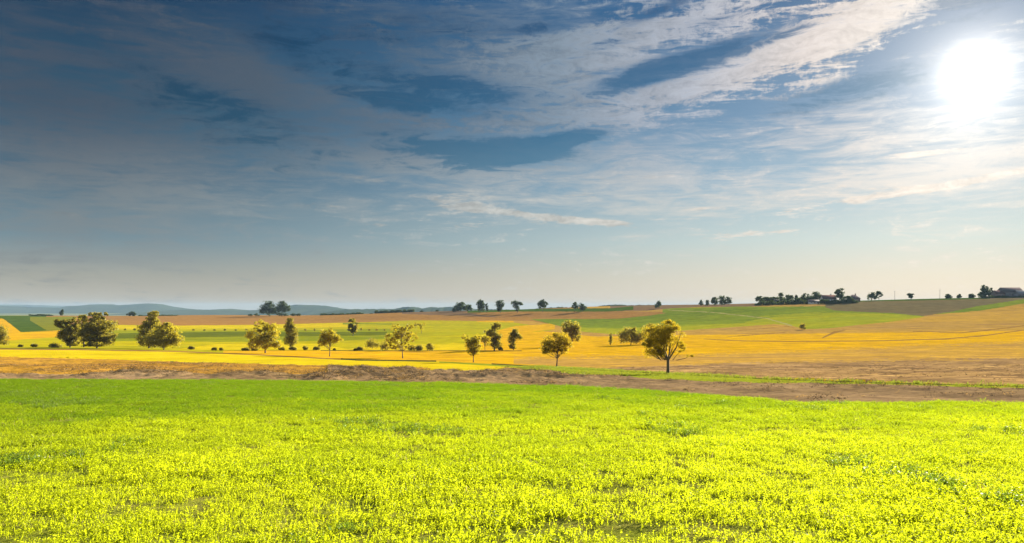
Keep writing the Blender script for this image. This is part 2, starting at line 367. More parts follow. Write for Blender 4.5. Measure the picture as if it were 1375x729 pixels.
def leaf_mat(name, c1, c2, trans=(0.1, 0.12, 0.01), tf=0.45, gloss=0.04, scale=1.0, patch=None, pc=None):
    m_, t = newmat(name)
    geo = t.n('ShaderNodeNewGeometry'); oi = t.n('ShaderNodeObjectInfo')
    nn = t.noise(geo.outputs['Position'], scale, 3, 0.6)
    rnd = geo.outputs['Random Per Island']
    f = t.m('ADD', t.m('MULTIPLY', rnd, 0.6), t.m('MULTIPLY', nn, 0.5), clamp=True)
    col = t.mix(f, c1, c2)
    tr = t.mix(f, tuple(x * 0.75 for x in trans), tuple(min(1, x * 1.25) for x in trans))
    if patch:
        pn = patch(t, geo.outputs['Position'])
        col = t.mix(pn, col, pc[0]); tr = t.mix(pn, tr, pc[1])
    d = t.n('ShaderNodeBsdfDiffuse'); t.L.new(col, d.inputs[0])
    tl = t.n('ShaderNodeBsdfTranslucent'); t.L.new(tr, tl.inputs[0])
    ms = t.n('ShaderNodeMixShader'); ms.inputs[0].default_value = tf; t.L.new(d.outputs[0], ms.inputs[1]); t.L.new(tl.outputs[0], ms.inputs[2])
    gl = t.n('ShaderNodeBsdfGlossy'); gl.inputs['Roughness'].default_value = 0.45; gl.inputs[0].default_value = (0.8, 0.85, 0.7, 1)
    m2 = t.n('ShaderNodeMixShader'); m2.inputs[0].default_value = gloss; t.L.new(ms.outputs[0], m2.inputs[1]); t.L.new(gl.outputs[0], m2.inputs[2])
    finish(t, m2.outputs[0]); return m_
def plain(name, c, rough=0.8, scale=2.0, var=0.3, bump=0.1, metal=0):
    m_, t = newmat(name); tcn = t.n('ShaderNodeTexCoord'); nn = t.noise(tcn.outputs['Object'], scale, 5, 0.65)
    f = t.m('MULTIPLY_ADD', nn, var * 2, 1 - var); col = t.mix(1.0, c, t.comb(f, f, f), 'MULTIPLY')
    bs = t.n('ShaderNodeBsdfPrincipled'); t.L.new(col, bs.inputs['Base Color']); bs.inputs['Roughness'].default_value = rough; bs.inputs['Metallic'].default_value = metal
    bp = t.n('ShaderNodeBump'); bp.inputs['Strength'].default_value = bump; t.L.new(nn, bp.inputs['Height']); t.L.new(bp.outputs[0], bs.inputs['Normal'])
    finish(t, bs.outputs[0]); return m_

FM = {
 'soil': field_mat('crop_soil', [(.22,.23,.03), (.18,.21,.02), (.28,.24,.06)], 0.3, 6, dark=(.5,.5), bump=0.6, bscale=9),
 'dirt': field_mat('ploughed_dirt', [(.26,.17,.09), (.31,.20,.10), (.20,.125,.07)], 0.06, 2.4, (.8, 1.4, 1), 0, (.5,.6), ((.38,.25,.11), .55, .8, .8), bump=0.9, bscale=2.5, mottle=0.9),
 'straw': field_mat('straw_stubble', [(.46,.24,.03), (.40,.20,.035), (.54,.31,.025)], 0.05, 1.6, (0.7, 1.3, 1), 0, (.5,.4), ((.20,.10,.04), .55, .35, .85), bump=0.6, bscale=2.0, mottle=0.6),
 'yellow': field_mat('yellow_crop', [(.56,.40,.012), (.52,.40,.012), (.60,.42,.012)], 0.03, 1.0, (0.6, 1.2, 1), 0, (.5,.12), None, bump=0.15),
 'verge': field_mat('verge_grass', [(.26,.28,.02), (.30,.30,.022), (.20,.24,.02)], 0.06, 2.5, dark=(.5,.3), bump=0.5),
 'ditch': field_mat('shaded_ditch_grass', [(.075,.075,.02), (.09,.075,.02), (.06,.07,.018)], 0.06, 2.5, dark=(.5,.3), bump=0.5),  # dark grass, with the bank's shade painted into its colour
 'orange': field_mat('ripe_grain', [(.62,.34,.010), (.66,.37,.010), (.56,.30,.012)], 0.012, 0.8, (0.5, 1.4, 1), 4, (.5,.25), ((.44,.22,.03), .56, .10, .7), bump=0.3, rows_=(9, .12, .2)),
 'gold': field_mat('golden_stubble', [(.58,.33,.035), (.50,.29,.06), (.44,.25,.065)], 0.012, 0.9, (0.35, 1.5, 1), 3, (.5,.45), ((.36,.20,.06), .52, .14, .85), bump=0.5, rows_=(4.5, .12, .3)),
 'brownstub': field_mat('brown_stubble', [(.40,.24,.10), (.48,.29,.10), (.34,.20,.09)], 0.03, 1.3, (0.4, 1.5, 1), 3, (.5,.5), ((.17,.10,.055), .52, .25, .8), bump=0.8, bscale=1.6, mottle=0.6, rows_=(3.0, .1, .3)),
 'pale': field_mat('pale_stubble', [(.46,.26,.045), (.40,.23,.06), (.52,.30,.04)], 0.008, 0.5, (0.4, 1.4, 1), -4, (.5,.2), ((.28,.16,.07), .56, .05, .6), bump=0.2, rows_=(14, .25, .16)),
 'meadow': field_mat('yellow_meadow', [(.42,.34,.010), (.34,.31,.012), (.48,.37,.010)], 0.010, 0.5, (0.5, 1.5, 1), -6, (.5,.2), ((.22,.22,.015), .57, .035, .6), bump=0.25, rows_=(16, -.3, .14)),
 'green': field_mat('green_pasture', [(.19,.23,.022), (.14,.19,.022), (.26,.27,.020)], 0.008, 0.5, (0.4, 1.5, 1), 8, (.5,.22), ((.10,.14,.02), .62, .03, .5), bump=0.25),
 'lime': field_mat('lime_pasture', [(.32,.30,.016), (.26,.28,.020), (.36,.32,.016)], 0.010, 0.5, (0.5, 1.5, 1), 8, (.5,.15), None, bump=0.2),
 'darkgreen': field_mat('root_crop', [(.065,.105,.012), (.055,.09,.012), (.09,.13,.014)], 0.015, 0.6, dark=(.5,.25), bump=0.3),
 'band': field_mat('yellow_green_band', [(.25,.25,.012), (.20,.22,.014), (.30,.28,.012)], 0.012, 0.6, (0.4, 1.5, 1), -5, dark=(.5,.25), spots=((.14,.15,.015), .58, .04, .6), bump=0.2),
 'bandd': field_mat('deep_green_band', [(.12,.135,.012), (.10,.12,.014), (.16,.16,.012)], 0.015, 0.6, (0.4, 1.5, 1), 0, dark=(.5,.35), bump=0.3),
 'olive': field_mat('olive_field', [(.20,.19,.015), (.17,.18,.018), (.23,.20,.015)], 0.012, 0.6, dark=(.5,.2), bump=0.2),
 'ridge': field_mat('ridge_stubble', [(.34,.17,.045), (.30,.15,.045), (.38,.20,.045)], 0.006, 0.4, (0.3, 1.6, 1), 2, (.5,.15), ((.24,.12,.05), .60, .03, .5), bump=0.2),
 'brown': field_mat('brown_fallow', [(.21,.125,.062), (.18,.11,.06), (.24,.14,.06)], 0.008, 0.4, (0.4, 1.5, 1), 5, (.5,.2), None, bump=0.25),
 'plough': field_mat('ploughed_earth', [(.17,.13,.06), (.20,.14,.06), (.15,.12,.055)], 0.010, 0.6, (0.4, 1.5, 1), 12, (.5,.25), None, bump=0.5),
 'track': field_mat('field_track', [(.30,.165,.04), (.26,.14,.035), (.34,.19,.045)], 0.05, 1.5, dark=(.5,.3), bump=0.3),
 'path': field_mat('pale_path', [(.36,.30,.10), (.33,.28,.09), (.38,.32,.10)], 0.05, 1.5, dark=(.5,.2), bump=0.1),
 'valley': field_mat('valley_fields', [(.16,.19,.06), (.24,.20,.07), (.10,.14,.05)], 0.002, 0.05, dark=(.5,.2), bump=0.1),
}
# name of each kind of field in the scene
FN = {'soil': 'crop_field_soil', 'dirt': 'dirt_strip', 'straw': 'straw_field', 'yellow': 'yellow_field', 'verge': 'grass_verge', 'ditch': 'ditch', 'orange': 'grain_field',
      'gold': 'golden_field', 'brownstub': 'stubble_field', 'pale': 'pale_stubble_field', 'meadow': 'meadow', 'green': 'pasture', 'lime': 'lime_pasture', 'darkgreen': 'root_crop_field',
      'olive': 'olive_field', 'ridge': 'ridge_field', 'brown': 'fallow_field', 'plough': 'ploughed_field', 'track': 'field_track', 'path': 'path', 'valley': 'terrain', 'band': 'hay_meadow', 'bandd': 'clover_field'}
K = list(FM)

# lines across the land (photo points), each turned into real distances
def L(*p): return [(p[i], p[i+1]) for i in range(0, len(p), 2)]
BOT = L(0, 900, 1375, 900)
EDGE = L(0, 510, 300, 510.3, 460, 512, 600, 514, 700, 517, 800, 520, 900, 526.5, 1000, 534, 1050, 539, 1100, 540.5, 1375, 541)
STR = L(0, 503, 200, 503, 430, 503, 600, 504, 700, 506, 830, 509, 1000, 515, 1375, 523)          # bare dirt / straw divide on the left
L2 = L(0, 480, 120, 482, 230, 486.5, 430, 491, 600, 498, 700, 500, 830, 507, 1030, 515, 1200, 519, 1375, 522)
L4 = L(0, 468.5, 100, 469.3, 230, 471.5, 345, 476.3, 450, 481.8, 480, 483.5, 585, 485, 665, 488.8, 748, 493.3, 830, 498.2, 897, 501.8, 1030, 508.7, 1200, 514.5, 1375, 518.5)
def off(line, d): return [(x, y + d) for x, y in line]
def cut(line, x0, x1):
    xs = [p[0] for p in line]; ys = [p[1] for p in line]
    return [(x0, float(np.interp(x0, xs, ys)))] + [p for p in line if x0 < p[0] < x1] + [(x1, float(np.interp(x1, xs, ys)))]
L5 = L(0, 467, 230, 469, 345, 471, 430, 470.3, 700, 470.8)
TOP = 'far'
REG = [   # painter's order: kind, near line, far line
 ('meadow', L4, TOP),
 ('orange', cut(L4, 640, 1375), TOP),
 # middle left
 ('orange', cut(L4, 300, 720), L(300, 470.5, 430, 470.3, 720, 470)),
 ('olive', L(0, 452, 120, 452), L(0, 424.5, 120, 424.5)),
 ('orange', L(0, 458, 85, 452, 100, 447), L(0, 446, 30, 446, 60, 445, 85, 443, 100, 443)),
 ('darkgreen', L(3, 427.2, 28, 446, 62, 443.5), L(3, 426.6, 42, 425.8, 62, 443)),
 ('orange', L(0, 448, 28, 447), L(0, 428, 5, 428, 28, 446)),
 ('darkgreen', L(0, 427, 140, 427), L(0, 423.8, 140, 423.8)),
 ('ridge', L(62, 437, 150, 436, 240, 437, 350, 436, 480, 433, 560, 430, 640, 431, 715, 428.5), TOP),
 ('olive', L(40, 430, 60, 442, 84, 443, 102, 426), L(40, 425.5, 60, 425.5, 84, 425, 102, 425)),
 ('yellow', L(120, 441.5, 360, 441, 480, 439), L(120, 437, 240, 437, 350, 436, 480, 432.8)),
 ('green', L(460, 435.5, 530, 435.5), L(460, 433.5, 530, 434.5)),
 ('band', L(120, 458, 350, 459, 440, 458, 520, 455, 560, 449), L(120, 444, 350, 444, 520, 441, 560, 447)),
 ('bandd', L(120, 455.5, 300, 452, 420, 451.5, 520, 450), L(120, 448, 300, 445.5, 420, 446, 520, 445.5)),
 ('meadow', L(0, 467, 75, 467), L(0, 458, 75, 455)),
 # bright pockets and the furrow in the meadow
 ('yellow', L(460, 470, 540, 470, 640, 470, 660, 465), L(460, 469.8, 500, 464, 540, 461, 600, 459, 660, 464.5)),
 ('yellow', L(240, 469, 345, 470, 470, 470), L(240, 468.8, 290, 462, 345, 461, 430, 462, 470, 469)),
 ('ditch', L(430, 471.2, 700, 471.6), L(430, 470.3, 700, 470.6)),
 # centre and right
 ('orange', L(625, 470, 660, 466, 690, 470), L(625, 460, 640, 456, 690, 450)),
 ('pale', L(690, 447, 714, 443, 800, 452, 900, 450, 1000, 449, 1375, 444), TOP),
 ('ridge', L(480, 431, 560, 429, 640, 430, 715, 431, 765, 440), TOP),
 ('brown', L(540, 421.5, 640, 424.5, 700, 427.5, 722, 428.8), TOP),
 ('meadow', L(540, 462, 600, 462, 640, 452, 690, 447, 740, 444), L(540, 430.5, 600, 431.5, 690, 433, 740, 440)),
 ('orange', L(660, 452, 700, 447, 745, 442), L(660, 446, 690, 438, 745, 434)),
 ('green', L(712, 428.6, 787, 446, 830, 449, 870, 447, 920, 443.5, 1000, 438, 1040, 435, 1062, 437, 1080, 441.8, 1110, 441, 1150, 436.5, 1200, 431.5, 1240, 425.6),
           L(712, 427.8, 830, 427.8, 870, 424, 900, 419, 1000, 412, 1110, 411, 1120, 417, 1200, 420, 1240, 424)),
 ('lime', L(760, 441, 787, 446, 830, 449, 870, 447, 920, 443.5, 1000, 438), L(760, 439, 830, 441, 920, 436, 1000, 433.5)),
 ('lime', L(1000, 438, 1040, 435, 1062, 437, 1080, 441.8, 1110, 441, 1150, 436.5, 1200, 431.5, 1240, 425.6), L(1000, 432, 1040, 425, 1090, 420, 1150, 420, 1200, 421.5, 1240, 424.6)),
 ('lime', L(1062, 437, 1080, 441.8, 1110, 441, 1130, 439), L(1062, 434, 1080, 431, 1110, 431, 1130, 436)),
 ('ridge', L(622, 419.5, 660, 424.5, 700, 428.4, 830, 428, 870, 424, 893, 420.5), L(622, 419.4, 690, 418, 830, 418, 893, 418.5)),
 ('green', L(890, 420, 1010, 418), L(890, 414, 1010, 411)),
 ('brown', L(820, 418, 870, 417, 900, 414, 940, 412, 1015, 411.5), TOP),
 ('darkgreen', L(628, 420, 690, 418.2, 820, 418.3, 850, 416), L(628, 416, 690, 414.8, 820, 413.8, 850, 411)),
 ('plough', L(1108, 412.5, 1120, 417, 1200, 420.5, 1240, 424.3, 1290, 417, 1375, 404), TOP),
 ('green', L(1255, 422, 1290, 419.5, 1320, 416.5, 1375, 407.5), L(1255, 421.5, 1275, 419, 1310, 411.5, 1375, 401.5)),
 ('path', L(896, 416.6, 960, 420, 1000, 424.5, 1030, 428, 1064, 438.6), L(896, 415.8, 960, 419.1, 1000, 423.4, 1030, 426.8, 1064, 436.5)),
 ('lime', L(1020, 426, 1110, 419), L(1020, 424.5, 1110, 417.6)),
 # upper rim of the plough, thin grass at the skyline
 ('darkgreen', L(1150, 405, 1240, 403.2, 1330, 401), TOP),
 # tracks in the orange field
 ('track', L(945, 455.5, 1000, 458.2, 1060, 459, 1175, 458.3, 1270, 455.6, 1320, 451.5, 1375, 443.8), L(945, 454.6, 1000, 457.2, 1060, 457.8, 1175, 457, 1270, 454.2, 1320, 450.2, 1375, 442.6)),
 ('track', L(975, 452.8, 1000, 450.8, 1055, 446.6), L(975, 452.4, 1000, 449.9, 1055, 445.8)),
 ('track', L(990, 444, 1060, 438.8), L(990, 443.4, 1060, 438.1)),
 ('track', L(1226, 445, 1290, 447.5, 1320, 444.8, 1375, 437.8), L(1226, 444, 1290, 446.2, 1320, 443.5, 1375, 436.8)),
 ('track', L(1104, 454.5, 1120, 448, 1135, 443.8), L(1104, 453, 1120, 444.5, 1135, 443)),
 ('gold', cut(off(L4, -2), 690, 1375), L(690, 481, 900, 478, 1000, 474, 1150, 468, 1375, 458)),
 ('brownstub', cut(off(L4, -1), 800, 1375), L(800, 496.2, 850, 492.5, 900, 490.5, 1000, 488, 1100, 486, 1375, 481)),
 # near strips
 ('yellow', L2, L4),
 ('verge', cut(L2, 590, 1375), cut(L4, 590, 1375)),
 ('yellow', cut(L2, 560, 700), L(560, 486, 600, 487.5, 700, 494)),
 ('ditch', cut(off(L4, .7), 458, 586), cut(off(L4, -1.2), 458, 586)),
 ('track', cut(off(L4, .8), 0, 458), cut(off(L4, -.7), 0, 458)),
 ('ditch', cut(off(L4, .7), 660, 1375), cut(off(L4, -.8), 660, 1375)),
 ('straw', cut(EDGE, 0, 640), cut(L2, 0, 640)),
 ('dirt', EDGE, STR),
 ('dirt', cut(STR, 440, 1375), cut(L2, 440, 1375)),
 ('soil', BOT, EDGE),
]
def to_world(line):
    x0, x1 = line[0][0], line[-1][0]
    xs = np.arange(x0, x1 + 0.01, 4.0) if x1 - x0 > 8 else np.linspace(x0, x1, 4)
    if xs[-1] < x1: xs = np.append(xs, x1)
    ys = np.interp(xs, [p[0] for p in line], [p[1] for p in line])
    return (xs - CX) / F, np.array([depth(a, b) for a, b in zip(xs, ys)])
REGW = []
for kname, near, far in REG:
    if kname == 'soil': tn, dn = np.array([-1., 1.]), np.array([-500., -500.])
    else: tn, dn = to_world(near)
    if far == TOP: tf_, df = tn, np.full(len(tn), 1500.0)
    else: tf_, df = to_world(far)
    t0 = near[0][0]; t1 = near[-1][0]
    REGW.append((K.index(kname), -9.0 if t0 <= 0 else (t0 - CX) / F, 9.0 if t1 >= 1375 else (t1 - CX) / F, tn, dn, tf_, df))
def vnoise(x, y, seed):
    """smooth value noise, numpy"""
    r = np.random.default_rng(seed).random((256, 256))
    xi = np.floor(x).astype(int); yi = np.floor(y).astype(int); fx = x - xi; fy = y - yi
    fx = fx*fx*(3-2*fx); fy = fy*fy*(3-2*fy); g = lambda a, b: r[a % 256, b % 256]
    return (g(xi,yi)*(1-fx)*(1-fy) + g(xi+1,yi)*fx*(1-fy) + g(xi,yi+1)*(1-fx)*fy + g(xi+1,yi+1)*fx*fy)
def region(X, Y):
    Yq = np.maximum(Y, 2.0); t = X / Yq
    Yj = Y * (1 + 0.006 * (vnoise(X * 0.15 + 50, Y * 0.15 + 50, 1) - 0.5) + 0.006 * (vnoise(X * 0.6 + 90, Y * 0.6, 2) - 0.5))
    out = np.full(X.shape, K.index('valley'), np.int32)
    rag = (vnoise(X * 0.10 + 20, Y * 0.30 + 20, 3) - .5) * 0.22 + (vnoise(X * 0.5 + 20, Y * 1.1, 4) - .5) * 0.30 + (vnoise(X * 1.7, Y * 2.3, 6) - .5) * 0.25
    bs_ = {K.index('brownstub'), K.index('gold'), K.index('straw')}
    for ki, t0, t1, tn, dn, tf_, df in REGW:
        if ki in bs_:
            m_ = (t >= t0) & (t <= t1) & (Yj >= np.interp(t, tn, dn)) & (Y * (1 + rag * (.6 if ki != K.index('straw') else .3)) <= np.interp(t, tf_, df))
            out[m_] = ki; continue
        m_ = (t >= t0) & (t <= t1) & (Yj >= np.interp(t, tn, dn)) & (Yj <= np.interp(t, tf_, df))
        out[m_] = ki
    return out

# ------------------------------------------------------------------ the land: one continuous sheet, cut along field edges
rows = np.concatenate([np.arange(-70, 2, 3.0), np.arange(2, 44, 0.5), np.arange(44, 130, 0.4), np.arange(130, 420, 1.1), np.arange(420, 1320, 3.0), np.geomspace(1330, 15000, 70)])
tin = np.arange(-0.70, 0.7001, 1.35 / F)
tcol = np.concatenate([-np.geomspace(1.9, 0.705, 45), tin, np.geomspace(0.705, 1.9, 45)])
YG, TG = np.meshgrid(rows, tcol, indexing='ij')
XG = TG * np.where(YG < 30, 30.0 + (YG - 30) * 0.0, YG)
XG = TG * np.maximum(YG, 30.0)
ZG = ground(XG, YG)
reg_v = region(XG, YG)
# broken clods and windrows in the dirt and straw: real relief
def relief(X, Y, rk):
    a = vnoise(X * 0.16 + 4, Y * 0.26 + X * .03, 11) * .65 + vnoise(X * .5, Y * .4, 14) * .35; b = vnoise(X * 1.3 + 7, Y * 0.6, 12); c = vnoise(X * 2.9, Y * 1.4, 13)
    h = np.clip(a - 0.45, 0, .35) * 1.7 + (b - .5) * 0.26 + (c - .5) * 0.16
    win = np.where(rk == K.index('dirt'), 1.0, np.where(rk == K.index('straw'), 0.55, np.where(rk == K.index('brownstub'), 0.40, np.where(rk == K.index('gold'), 0.25, 0.0))))
    right = np.clip((X / np.maximum(Y, 5) - 0.05) / 0.3, 0, 1)
    return h * win * 0.66 * (1 - 0.62 * right * (rk == K.index('dirt')))
rel = relief(XG, YG, reg_v)
dn = np.interp(TG, *REGW[-1][5:7])                 # keep the very edge of the crop bare and flat
rel *= np.clip((YG - dn - 0.5) / 4.0, 0, 1)
ZG = ZG + rel
nr, nc = YG.shape
Vall = np.stack([XG, YG, ZG], -1).reshape(-1, 3)
idx = np.arange(nr * nc).reshape(nr, nc)
Q = np.stack([idx[:-1, :-1], idx[:-1, 1:], idx[1:, 1:], idx[1:, :-1]], -1).reshape(-1, 4)
cx_ = (XG[:-1, :-1] + XG[1:, 1:]) / 2; cy_ = (YG[:-1, :-1] + YG[1:, 1:]) / 2
rg = region(cx_, cy_).ravel()
for ki, kname in enumerate(K):
    q = Q[rg == ki]
    if not len(q): continue
    u, invq = np.unique(q, return_inverse=True)
    o = mesh_obj(FN[kname], Vall[u], invq.reshape(-1, 4), FM[kname], smooth=True)
    tag(o, kind='structure')

# ------------------------------------------------------------------ far hills
hillm = field_mat('wooded_hill', [(.055,.075,.03), (.07,.085,.035), (.045,.06,.03)], 0.001, 0.02, dark=(.5,.3), bump=0.0)
hillm2 = field_mat('far_hill_cover', [(.10,.12,.06), (.08,.10,.06), (.12,.13,.07)], 0.001, 0.02, dark=(.5,.2), bump=0.0)
def hill(name, Y, line, base_z, depthm, mat, rough=1.0, step=1.0, wood=3.0):
    xs = np.arange(line[0][0], line[-1][0] + .1, step); ys = np.interp(xs, [p[0] for p in line], [p[1] for p in line])
    k5 = np.ones(9) / 9; ys = np.convolve(np.pad(ys, 4, mode='edge'), k5, 'valid')
    prof = [(-1.0, 0), (-.7, .25), (-.42, .58), (-.2, .86), (-.08, .97), (0, 1.0), (.15, .9), (.5, .5), (1.0, 0)]
    V = []; n = len(prof)
    X = (xs - CX) / F * Y; top = (HY - ys) / F * Y
    for j, (dy, h) in enumerate(prof):
        yy = Y + dy * depthm
        z = base_z + (top - base_z) * h
        nz = (vnoise(xs * 0.25 + j * 3.1, xs * 0 + j * 2.7, 21) - .5) * rough * wood * 1.6 + (vnoise(xs * 0.9 + j * 5, xs * 0 + j, 22) - .5) * rough * wood
        z = z + nz * (h > 0.2)
        V.append(np.stack([X + 0 * z, np.full_like(X, yy) + (vnoise(xs * .1, xs * 0 + j, 23) - .5) * depthm * .15, z], -1))
    V = np.stack(V, 0); m_ = len(xs); ii = np.arange(n * m_).reshape(n, m_)
    q = np.stack([ii[:-1, :-1], ii[:-1, 1:], ii[1:, 1:], ii[1:, :-1]], -1).reshape(-1, 4)
    o = mesh_obj(name, V.reshape(-1, 3), q, mat, smooth=True); tag(o, kind='structure'); return o
hill('hills', 11500, L(-900, 409, -300, 410, -60, 409, 30, 409.2, 90, 411, 160, 414, 300, 417, 420, 418, 600, 416, 760, 417, 1000, 420), -62, 900, hillm2, wood=5)
hill('hills', 8200, L(-900, 410, -300, 408, -100, 411, 0, 410.5, 60, 412.8, 85, 413, 100, 410.8, 130, 408.6, 150, 408.7, 160, 410, 200, 407.2, 212, 408, 235, 412.5, 262, 415.5, 290, 418, 400, 421), -62, 900, hillm, wood=3)
hill('hills', 6600, L(180, 421, 225, 417, 262, 415.6, 285, 416, 310, 414.4, 335, 417, 352, 416, 380, 411, 400, 409, 425, 409.8, 440, 410.6, 470, 415.5, 500, 417, 560, 418, 640, 420), -62, 800, hillm, wood=3)
hill('hills', 4600, L(420, 422, 455, 417, 470, 415.2, 500, 415, 530, 414.8, 545, 412, 556, 412.2, 566, 414.2, 578, 412.2, 590, 413, 600, 412, 611, 412, 640, 415, 760, 417, 860, 419), -60, 600, hillm, wood=4, step=0.6)
hill('hills', 2300, L(690, 419, 728, 413.2, 745, 412.6, 760, 412.2, 775, 413.6, 800, 412, 812, 409.5, 835, 408.6, 842, 410, 865, 409.2, 885, 410, 960, 414), -52, 260, hillm, wood=1.5, step=0.8)

# ------------------------------------------------------------------ trees
LM = {
 'gold': leaf_mat('golden_leaves', (.13,.105,.012), (.21,.165,.014), (.43,.32,.016), 0.55, 0.03, 0.35),
 'olive': leaf_mat('olive_leaves', (.11,.10,.016), (.17,.15,.018), (.40,.33,.018), 0.57, 0.03, 0.35),
 'dark': leaf_mat('dark_leaves', (.085,.075,.02), (.13,.115,.022), (.33,.28,.028), 0.52, 0.02, 0.3),
 'far': leaf_mat('far_leaves', (.045,.065,.03), (.07,.085,.035), (.07,.10,.03), 0.3, 0.0, 0.2),
 'farb': leaf_mat('far_wood_leaves', (.04,.06,.035), (.06,.075,.04), (.05,.07,.03), 0.3, 0.0, 0.2),
}
bark = plain('bark', (.10, .075, .05), 0.9, 6, 0.4, 0.5)
bark_far = plain('far_bark', (.05, .045, .035), 0.9, 2, 0.3, 0.2)

def leaves_mesh(cents, size, rs, flat=0.0):
    n = len(cents)
    u = rs.normal(size=(n, 3)); u /= np.linalg.norm(u, axis=1)[:, None]
    v = np.cross(u, rs.normal(size=(n, 3))); v /= np.linalg.norm(v, axis=1)[:, None]
    s = size * rs.uniform(0.6, 1.35, n)[:, None]
    V = np.stack([cents - u*s*.62, cents + v*s*.42, cents + u*s*.62, cents - v*s*.42], 1).reshape(-1, 3)
    return V, np.arange(4 * n).reshape(-1, 4)

def make_tree(name, X, Y, zb, H, Wd, mat, blobs, trunk_h, leafn, leaf, seed, label, cat, group=None, bushy=False, trunk_r=None, multi=1, far=False, lean=0.0, depth_f=0.9, gap=0.6, stemname='trunk', crownname='crown'):
    """blobs: (x, z, rx, rz, weight) in units of half width / height; leaves gather in clumps on every lobe"""
    rs = np.random.default_rng(seed); root = empty(name, (X, Y, zb)); hw = Wd / 2
    tot = sum(b[4] * b[2] * b[3] for b in blobs); cl = []; cents = []
    for bx, bz, rx, rz, wt in blobs:
        bx += rs.uniform(-.08, .08); rx *= rs.uniform(.88, 1.12); rz *= rs.uniform(.88, 1.1)
        n = max(3, int(leafn * (1.6 if far else 1.25) * wt * rx * rz / tot))
        ncl = max(6 if not bushy else 5, int((64 if not far else 14) * wt * rx * rz / tot * 3))
        R = np.array([rx * hw, rx * hw * depth_f, rz * H])
        d = rs.normal(size=(ncl, 3)); d /= np.linalg.norm(d, axis=1)[:, None]
        rr = rs.uniform(0.25, 0.92, ncl) ** 0.6
        cc = np.array([bx * hw, rs.uniform(-.15, .15) * hw, bz * H]) + d * R * rr[:, None]
        sz = (rs.uniform(0.18, 0.44, ncl) if not bushy else rs.uniform(0.15, 0.7, ncl)) * min(rx * hw, rz * H) * (1.25 if not far else 1.5) * gap / .6
        cl += [(c, s_) for c, s_ in zip(cc, sz)]
        pick = rs.choice(ncl, n, p=(sz**2) / (sz**2).sum())
        q = rs.normal(size=(n, 3)); q /= np.linalg.norm(q, axis=1)[:, None]
        q *= (rs.random(n) ** (1/1.8))[:, None] * np.array([1.15, 1.15, .8])
        lv = cc[pick] + q * sz[pick][:, None]
        cents.append(lv)
    cents = np.concatenate(cents)
    cents[:, 2] = np.maximum(cents[:, 2], 0.02 * H if bushy else 0.06 * H)
    # clip to the silhouette height, loosely
    over = cents[:, 2] > H; cents[over, 2] = H - (cents[over, 2] - H) * 0.5
    V, Fq = leaves_mesh(cents, leaf, rs)
    crown = mesh_obj(crownname, V, Fq, mat, root)
    mb = MB(); r0 = trunk_r or H * 0.022
    bm_ = bark_far if far else bark
    th = trunk_h * H; topz = max(b[1] for b in blobs) * H
    def trunk_at(z, k_=0):
        f = min(1, z / max(topz, .01)); return np.array([lean * hw * f * f + math.sin(f * 3 + seed) * hw * .04, math.cos(f * 4 + seed) * hw * .04, z])
    if multi == 1:
        nseg = 5
        pts = [trunk_at(z) for z in np.linspace(-0.15, topz * 0.92, nseg + 1)]
        mb.tube(pts, [r0 * (1.25 if i == 0 else 1 - 0.85 * i / nseg) for i in range(nseg + 1)], 7 if not far else 5)
    else:
        mb.tube([(0, 0, -0.15), (0, 0, th * .5), (lean * .1, 0, th)], [r0 * 1.3, r0, r0 * .95], 8)
        for k_ in range(multi):
            a = rs.uniform(-1, 1) if multi < 3 else -0.9 + 1.8 * k_ / (multi - 1); b = rs.uniform(-.5, .5)
            e = np.array([a * hw * .55, b * hw, topz * rs.uniform(.8, 1.0)])
            st = np.array([lean * .1, 0, th * .98]); mid = st + (e - st) * .45 + np.array([a * hw * .08, 0, -.02 * H])
            mb.tube([st, mid, e], [r0 * .62, r0 * .42, r0 * .12], 6)
    nb = 0 if far and H < 8 else (8 if far else (10 if bushy else 75))
    order = rs.permutation(len(cl))[:nb]
    for i in order:
        c = cl[i][0]
        zs = max(th * 0.9, min(topz * .85, c[2] - (0.12 + .25 * rs.random()) * H))
        st = trunk_at(zs) if multi == 1 else np.array([c[0] * .35, c[1] * .35, max(th, zs)])
        mid = st + (c - st) * .55 + np.array([0, 0, .03 * H]) * rs.uniform(-1, 1)
        r = r0 * rs.uniform(.12, .28)
        mb.tube([st, mid, c], [r, r * .65, r * .2], 5 if not far else 4)
    mb.build(stemname, bm_, root)
    tag(root, label, cat, group)
    return root

def tree_px(px, top, basey, wpx, mat, blobs, trunk_h, leafn, label, name='tree', cat='tree', Y=None, seed=None, group=None, far=None, leafpx=1.5, **kw):
    X, Yd, z = at(px, basey, Y)
    H = (-z) - (top - HY) / F * Yd if False else (HY - top) / F * Yd - z
    Wd = wpx * (1.12 if Yd < 450 else 1.0) / F * Yd
    if far is None: far = Yd > 450
    leaf = max(0.07, leafpx * Yd / F)
    return make_tree(name, X, Yd, z, H, Wd, LM[mat], blobs, trunk_h, leafn, leaf, seed if seed is not None else int(px * 7 + top), label, cat, group, far=far, **kw)

ROUND = [(0, .62, .78, .30, 1), (-.45, .52, .45, .24, .8), (.45, .55, .45, .22, .8), (.05, .82, .5, .17, .8)]
TALL = [(0, .30, .75, .22, 1), (.1, .52, .8, .24, 1), (-.1, .72, .7, .2, 1), (.05, .88, .45, .13, 1)]
DOME = [(0, .50, .80, .45, 1), (-.5, .36, .5, .33, .9), (.5, .38, .5, .33, .9), (0, .78, .5, .2, .8)]
SPREAD = [(0, .60, .7, .25, 1), (-.6, .52, .4, .2, .8), (.6, .50, .4, .2, .8), (-.25, .8, .45, .18, .8), (.3, .8, .45, .17, .8)]
BUSH = [(0, .5, .7, .42, 1), (-.5, .38, .45, .34, .8), (.5, .36, .45, .32, .8)]

